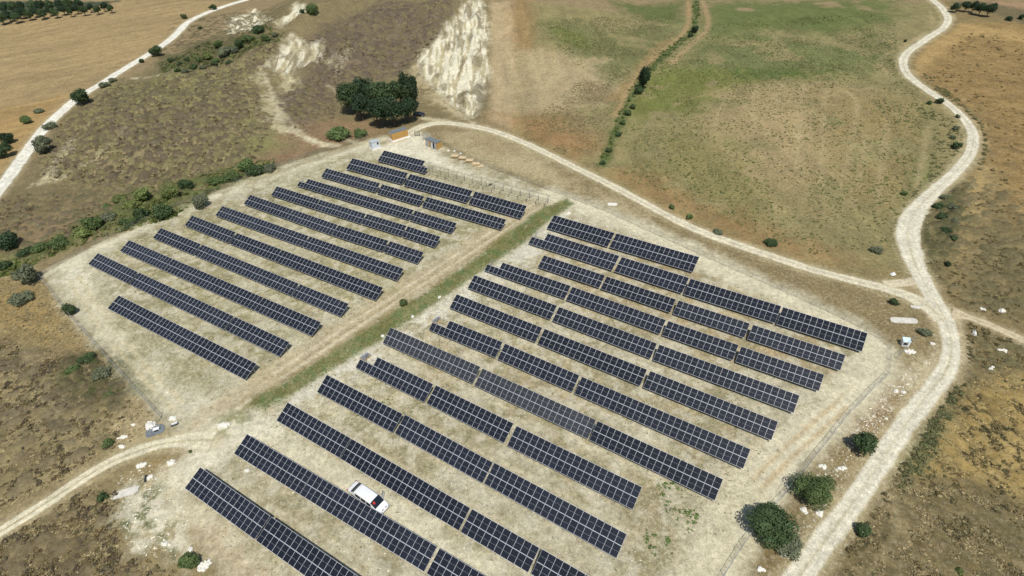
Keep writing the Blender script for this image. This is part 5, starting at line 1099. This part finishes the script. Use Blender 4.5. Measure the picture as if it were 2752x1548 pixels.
scatter('right_scrub', 'dark brown and olive scrub right of the main road', [([(2440, 800), (2540, 840), (2600, 900), (2600, 1460), (2080, 1460), (2240, 1180), (2330, 1050), (2420, 960)], .6), ([(2310, 560), (2370, 480), (2440, 470), (2600, 560), (2600, 820), (2440, 780), (2330, 700)], .4)], 3200, (.18, .6), .6, [(104, 94, 62), (92, 86, 58), (112, 98, 66), (84, 80, 56)], 22, .42, (.44, 1), 5, seed=6)
scatter('right_scrub', 'small dark tufts on the golden hill at the right', [([(2330, 220), (2420, 80), (2600, 100), (2600, 560), (2480, 420), (2440, 290)], 1.)], 500, (.3, .9), .5, [(112, 98, 60), (100, 92, 58)], 16, .45, (.4, 1), 8, seed=16)
GF = [(1600, 210), (1700, 100), (1800, 60), (2250, 30), (2260, 150), (2330, 250), (2300, 480), (2260, 620), (2050, 640), (1750, 530), (1560, 440), (1560, 340)]
scatter('field_weeds', 'green weeds growing in streaks across the right hand field', [(GF, 1.)], 13000, (.14, .50), .8, [(98, 108, 62), (106, 112, 66), (114, 114, 70), (90, 102, 58)], 7, .6, (.45, 1), 11, seed=7)
scatter('field_weeds', 'green weeds in the middle field left of the ditch', [([(1350, 60), (1700, 30), (1690, 110), (1560, 260), (1500, 380), (1400, 390), (1300, 340), (1400, 250), (1480, 190)], 1.)], 5000, (.14, .45), .8, [(100, 106, 64), (112, 108, 70), (104, 100, 66)], 7, .6, (.47, 1), 9, seed=8)
scatter('ditch_plants', 'green plants filling the ditch between the two fields', [([(1742, 3), (1758, 3), (1762, 70), (1712, 115), (1650, 170), (1606, 225), (1576, 285), (1552, 350), (1518, 420), (1505, 412), (1536, 345), (1560, 275), (1590, 212), (1635, 158), (1698, 104), (1742, 70)], 1.)], 420, (.25, .8), .7, [(66, 84, 40), (78, 96, 46)], 20, .45, seed=9)
PL2 = [(180, 700), (450, 540), (700, 450), (940, 390), (1350, 500), (1500, 550), (1800, 680), (2100, 840), (2180, 900), (1960, 1130), (1800, 1400), (1700, 1449), (650, 1449), (470, 1300), (640, 1060), (440, 1000), (260, 800)]
scatter('plant_weeds', 'small grey green weeds dotted between the rows of solar tables', [(PL2, 1.)], 15000, (.08, .30), .6, [(122, 124, 86), (108, 114, 76), (138, 130, 94), (128, 114, 82)], 6, .6, (.47, 1), 6, seed=10, pw=2.6)
scatter('green_tufts', 'fresh green tufts in the lower right corner of the plant', [([(1650, 1220), (1700, 1210), (1760, 1300), (1740, 1340), (1680, 1290)], .5), ([(1600, 1330), (1700, 1350), (1700, 1400), (1620, 1400)], .2), ([(860, 1000), (1000, 1000), (1100, 1060), (900, 1060)], .3)], 120, (.2, .5), .6, [(84, 106, 56), (92, 112, 60)], 14, .5, (.45, 1), 3, seed=11)
scatter('strip_grass', 'short green grass covering the long strip between the two blocks', [(STRIP, 1.)], 6500, (.10, .26), .5, [(98, 112, 62), (104, 118, 64), (116, 120, 72), (90, 106, 58)], 6, .7, seed=12)

scatter('hedge_undergrowth', 'tangled green undergrowth between the bushes of the left hedge', [([(60, 640), (150, 590), (260, 540), (340, 480), (440, 460), (600, 420), (690, 400), (690, 430), (560, 470), (430, 550), (250, 600), (80, 670), (0, 700), (-20, 650)], 1.)], 1500, (.4, 1.2), .8, [(84, 96, 48), (98, 106, 54), (76, 86, 44), (110, 108, 66)], 22, .45, (.42, 1), 7, seed=13)
scatter('hedge_undergrowth', 'green and grey undergrowth in the small valley beside the white road', [([(400, 160), (470, 135), (560, 105), (640, 70), (720, 80), (700, 105), (600, 150), (480, 190), (410, 185)], 1.)], 800, (.4, 1.3), .8, [(84, 94, 52), (98, 102, 60), (90, 88, 62)], 22, .45, (.44, 1), 8, seed=14)
scatter('roadside_weeds', 'grey green weeds along the edges of the main road', [([(2320, 180), (2400, 240), (2470, 310), (2490, 380), (2460, 440), (2470, 350), (2420, 280), (2340, 225)], .3), ([(2290, 240), (2420, 320), (2430, 400), (2340, 460), (2290, 500), (2340, 420), (2350, 340)], .3), ([(2270, 1190), (2340, 1060), (2400, 980), (2440, 960), (2330, 1180), (2260, 1230)], .4)], 1100, (.2, .7), .6, [(96, 98, 64), (108, 108, 72), (88, 92, 60)], 14, .5, (.42, 1), 6, seed=15)

scatter('loose_stones', 'pale chalk pebbles strewn over the bare soil of the plant', [([(170, 690), (215, 660), (300, 780), (420, 900), (600, 990), (1000, 780), (1380, 510), (1120, 400), (1050, 350), (1400, 500), (2150, 840), (2230, 900), (1900, 1240), (1800, 1449), (640, 1449), (440, 1220), (640, 1060), (440, 1010)], 1.)], 6000, (.05, .17), .6, [(225, 218, 196), (206, 198, 172), (232, 226, 206)], 5, .8, (.46, 1), 5, seed=18, pw=2.5)
scatter('roadside_stones', 'pale stones and crumbs along the dirt roads and on the rocky verges', [([(1990, 1330), (2060, 1180), (2250, 950), (2380, 880), (2420, 860), (2400, 960), (2230, 1190), (2060, 1440), (1960, 1449)], .6), ([(290, 1200), (440, 1150), (480, 1300), (460, 1420), (330, 1390), (290, 1300)], .4)], 2200, (.06, .3), .6, [(225, 218, 196), (206, 198, 172)], 6, .8, (.46, 1), 4, seed=19, pw=3)
scatter('dry_grass', 'tall golden dry grass tufts on the slope at the lower right', [([(2440, 960), (2640, 930), (2640, 1300), (2480, 1210), (2320, 1190), (2380, 1060)], 1.)], 3500, (.12, .36), .6, [(166, 146, 96), (160, 140, 92), (172, 152, 104), (152, 134, 90)], 8, .7, (.38, 1), 3, seed=20)
scatter('dry_grass', 'dry brown grass tufts on the lower left and lower right slopes', [([(-20, 700), (110, 710), (330, 985), (400, 1060), (300, 1130), (-20, 1310)], .45), ([(-20, 1370), (240, 1210), (300, 1250), (300, 1400), (470, 1449), (-20, 1460)], .2), ([(2250, 1200), (2420, 1230), (2600, 1310), (2600, 1460), (2120, 1460)], .35)], 9000, (.16, .42), .6, [(150, 136, 98), (138, 126, 92), (160, 144, 104), (128, 118, 88)], 7, .7, (.36, 1), 4, seed=21)
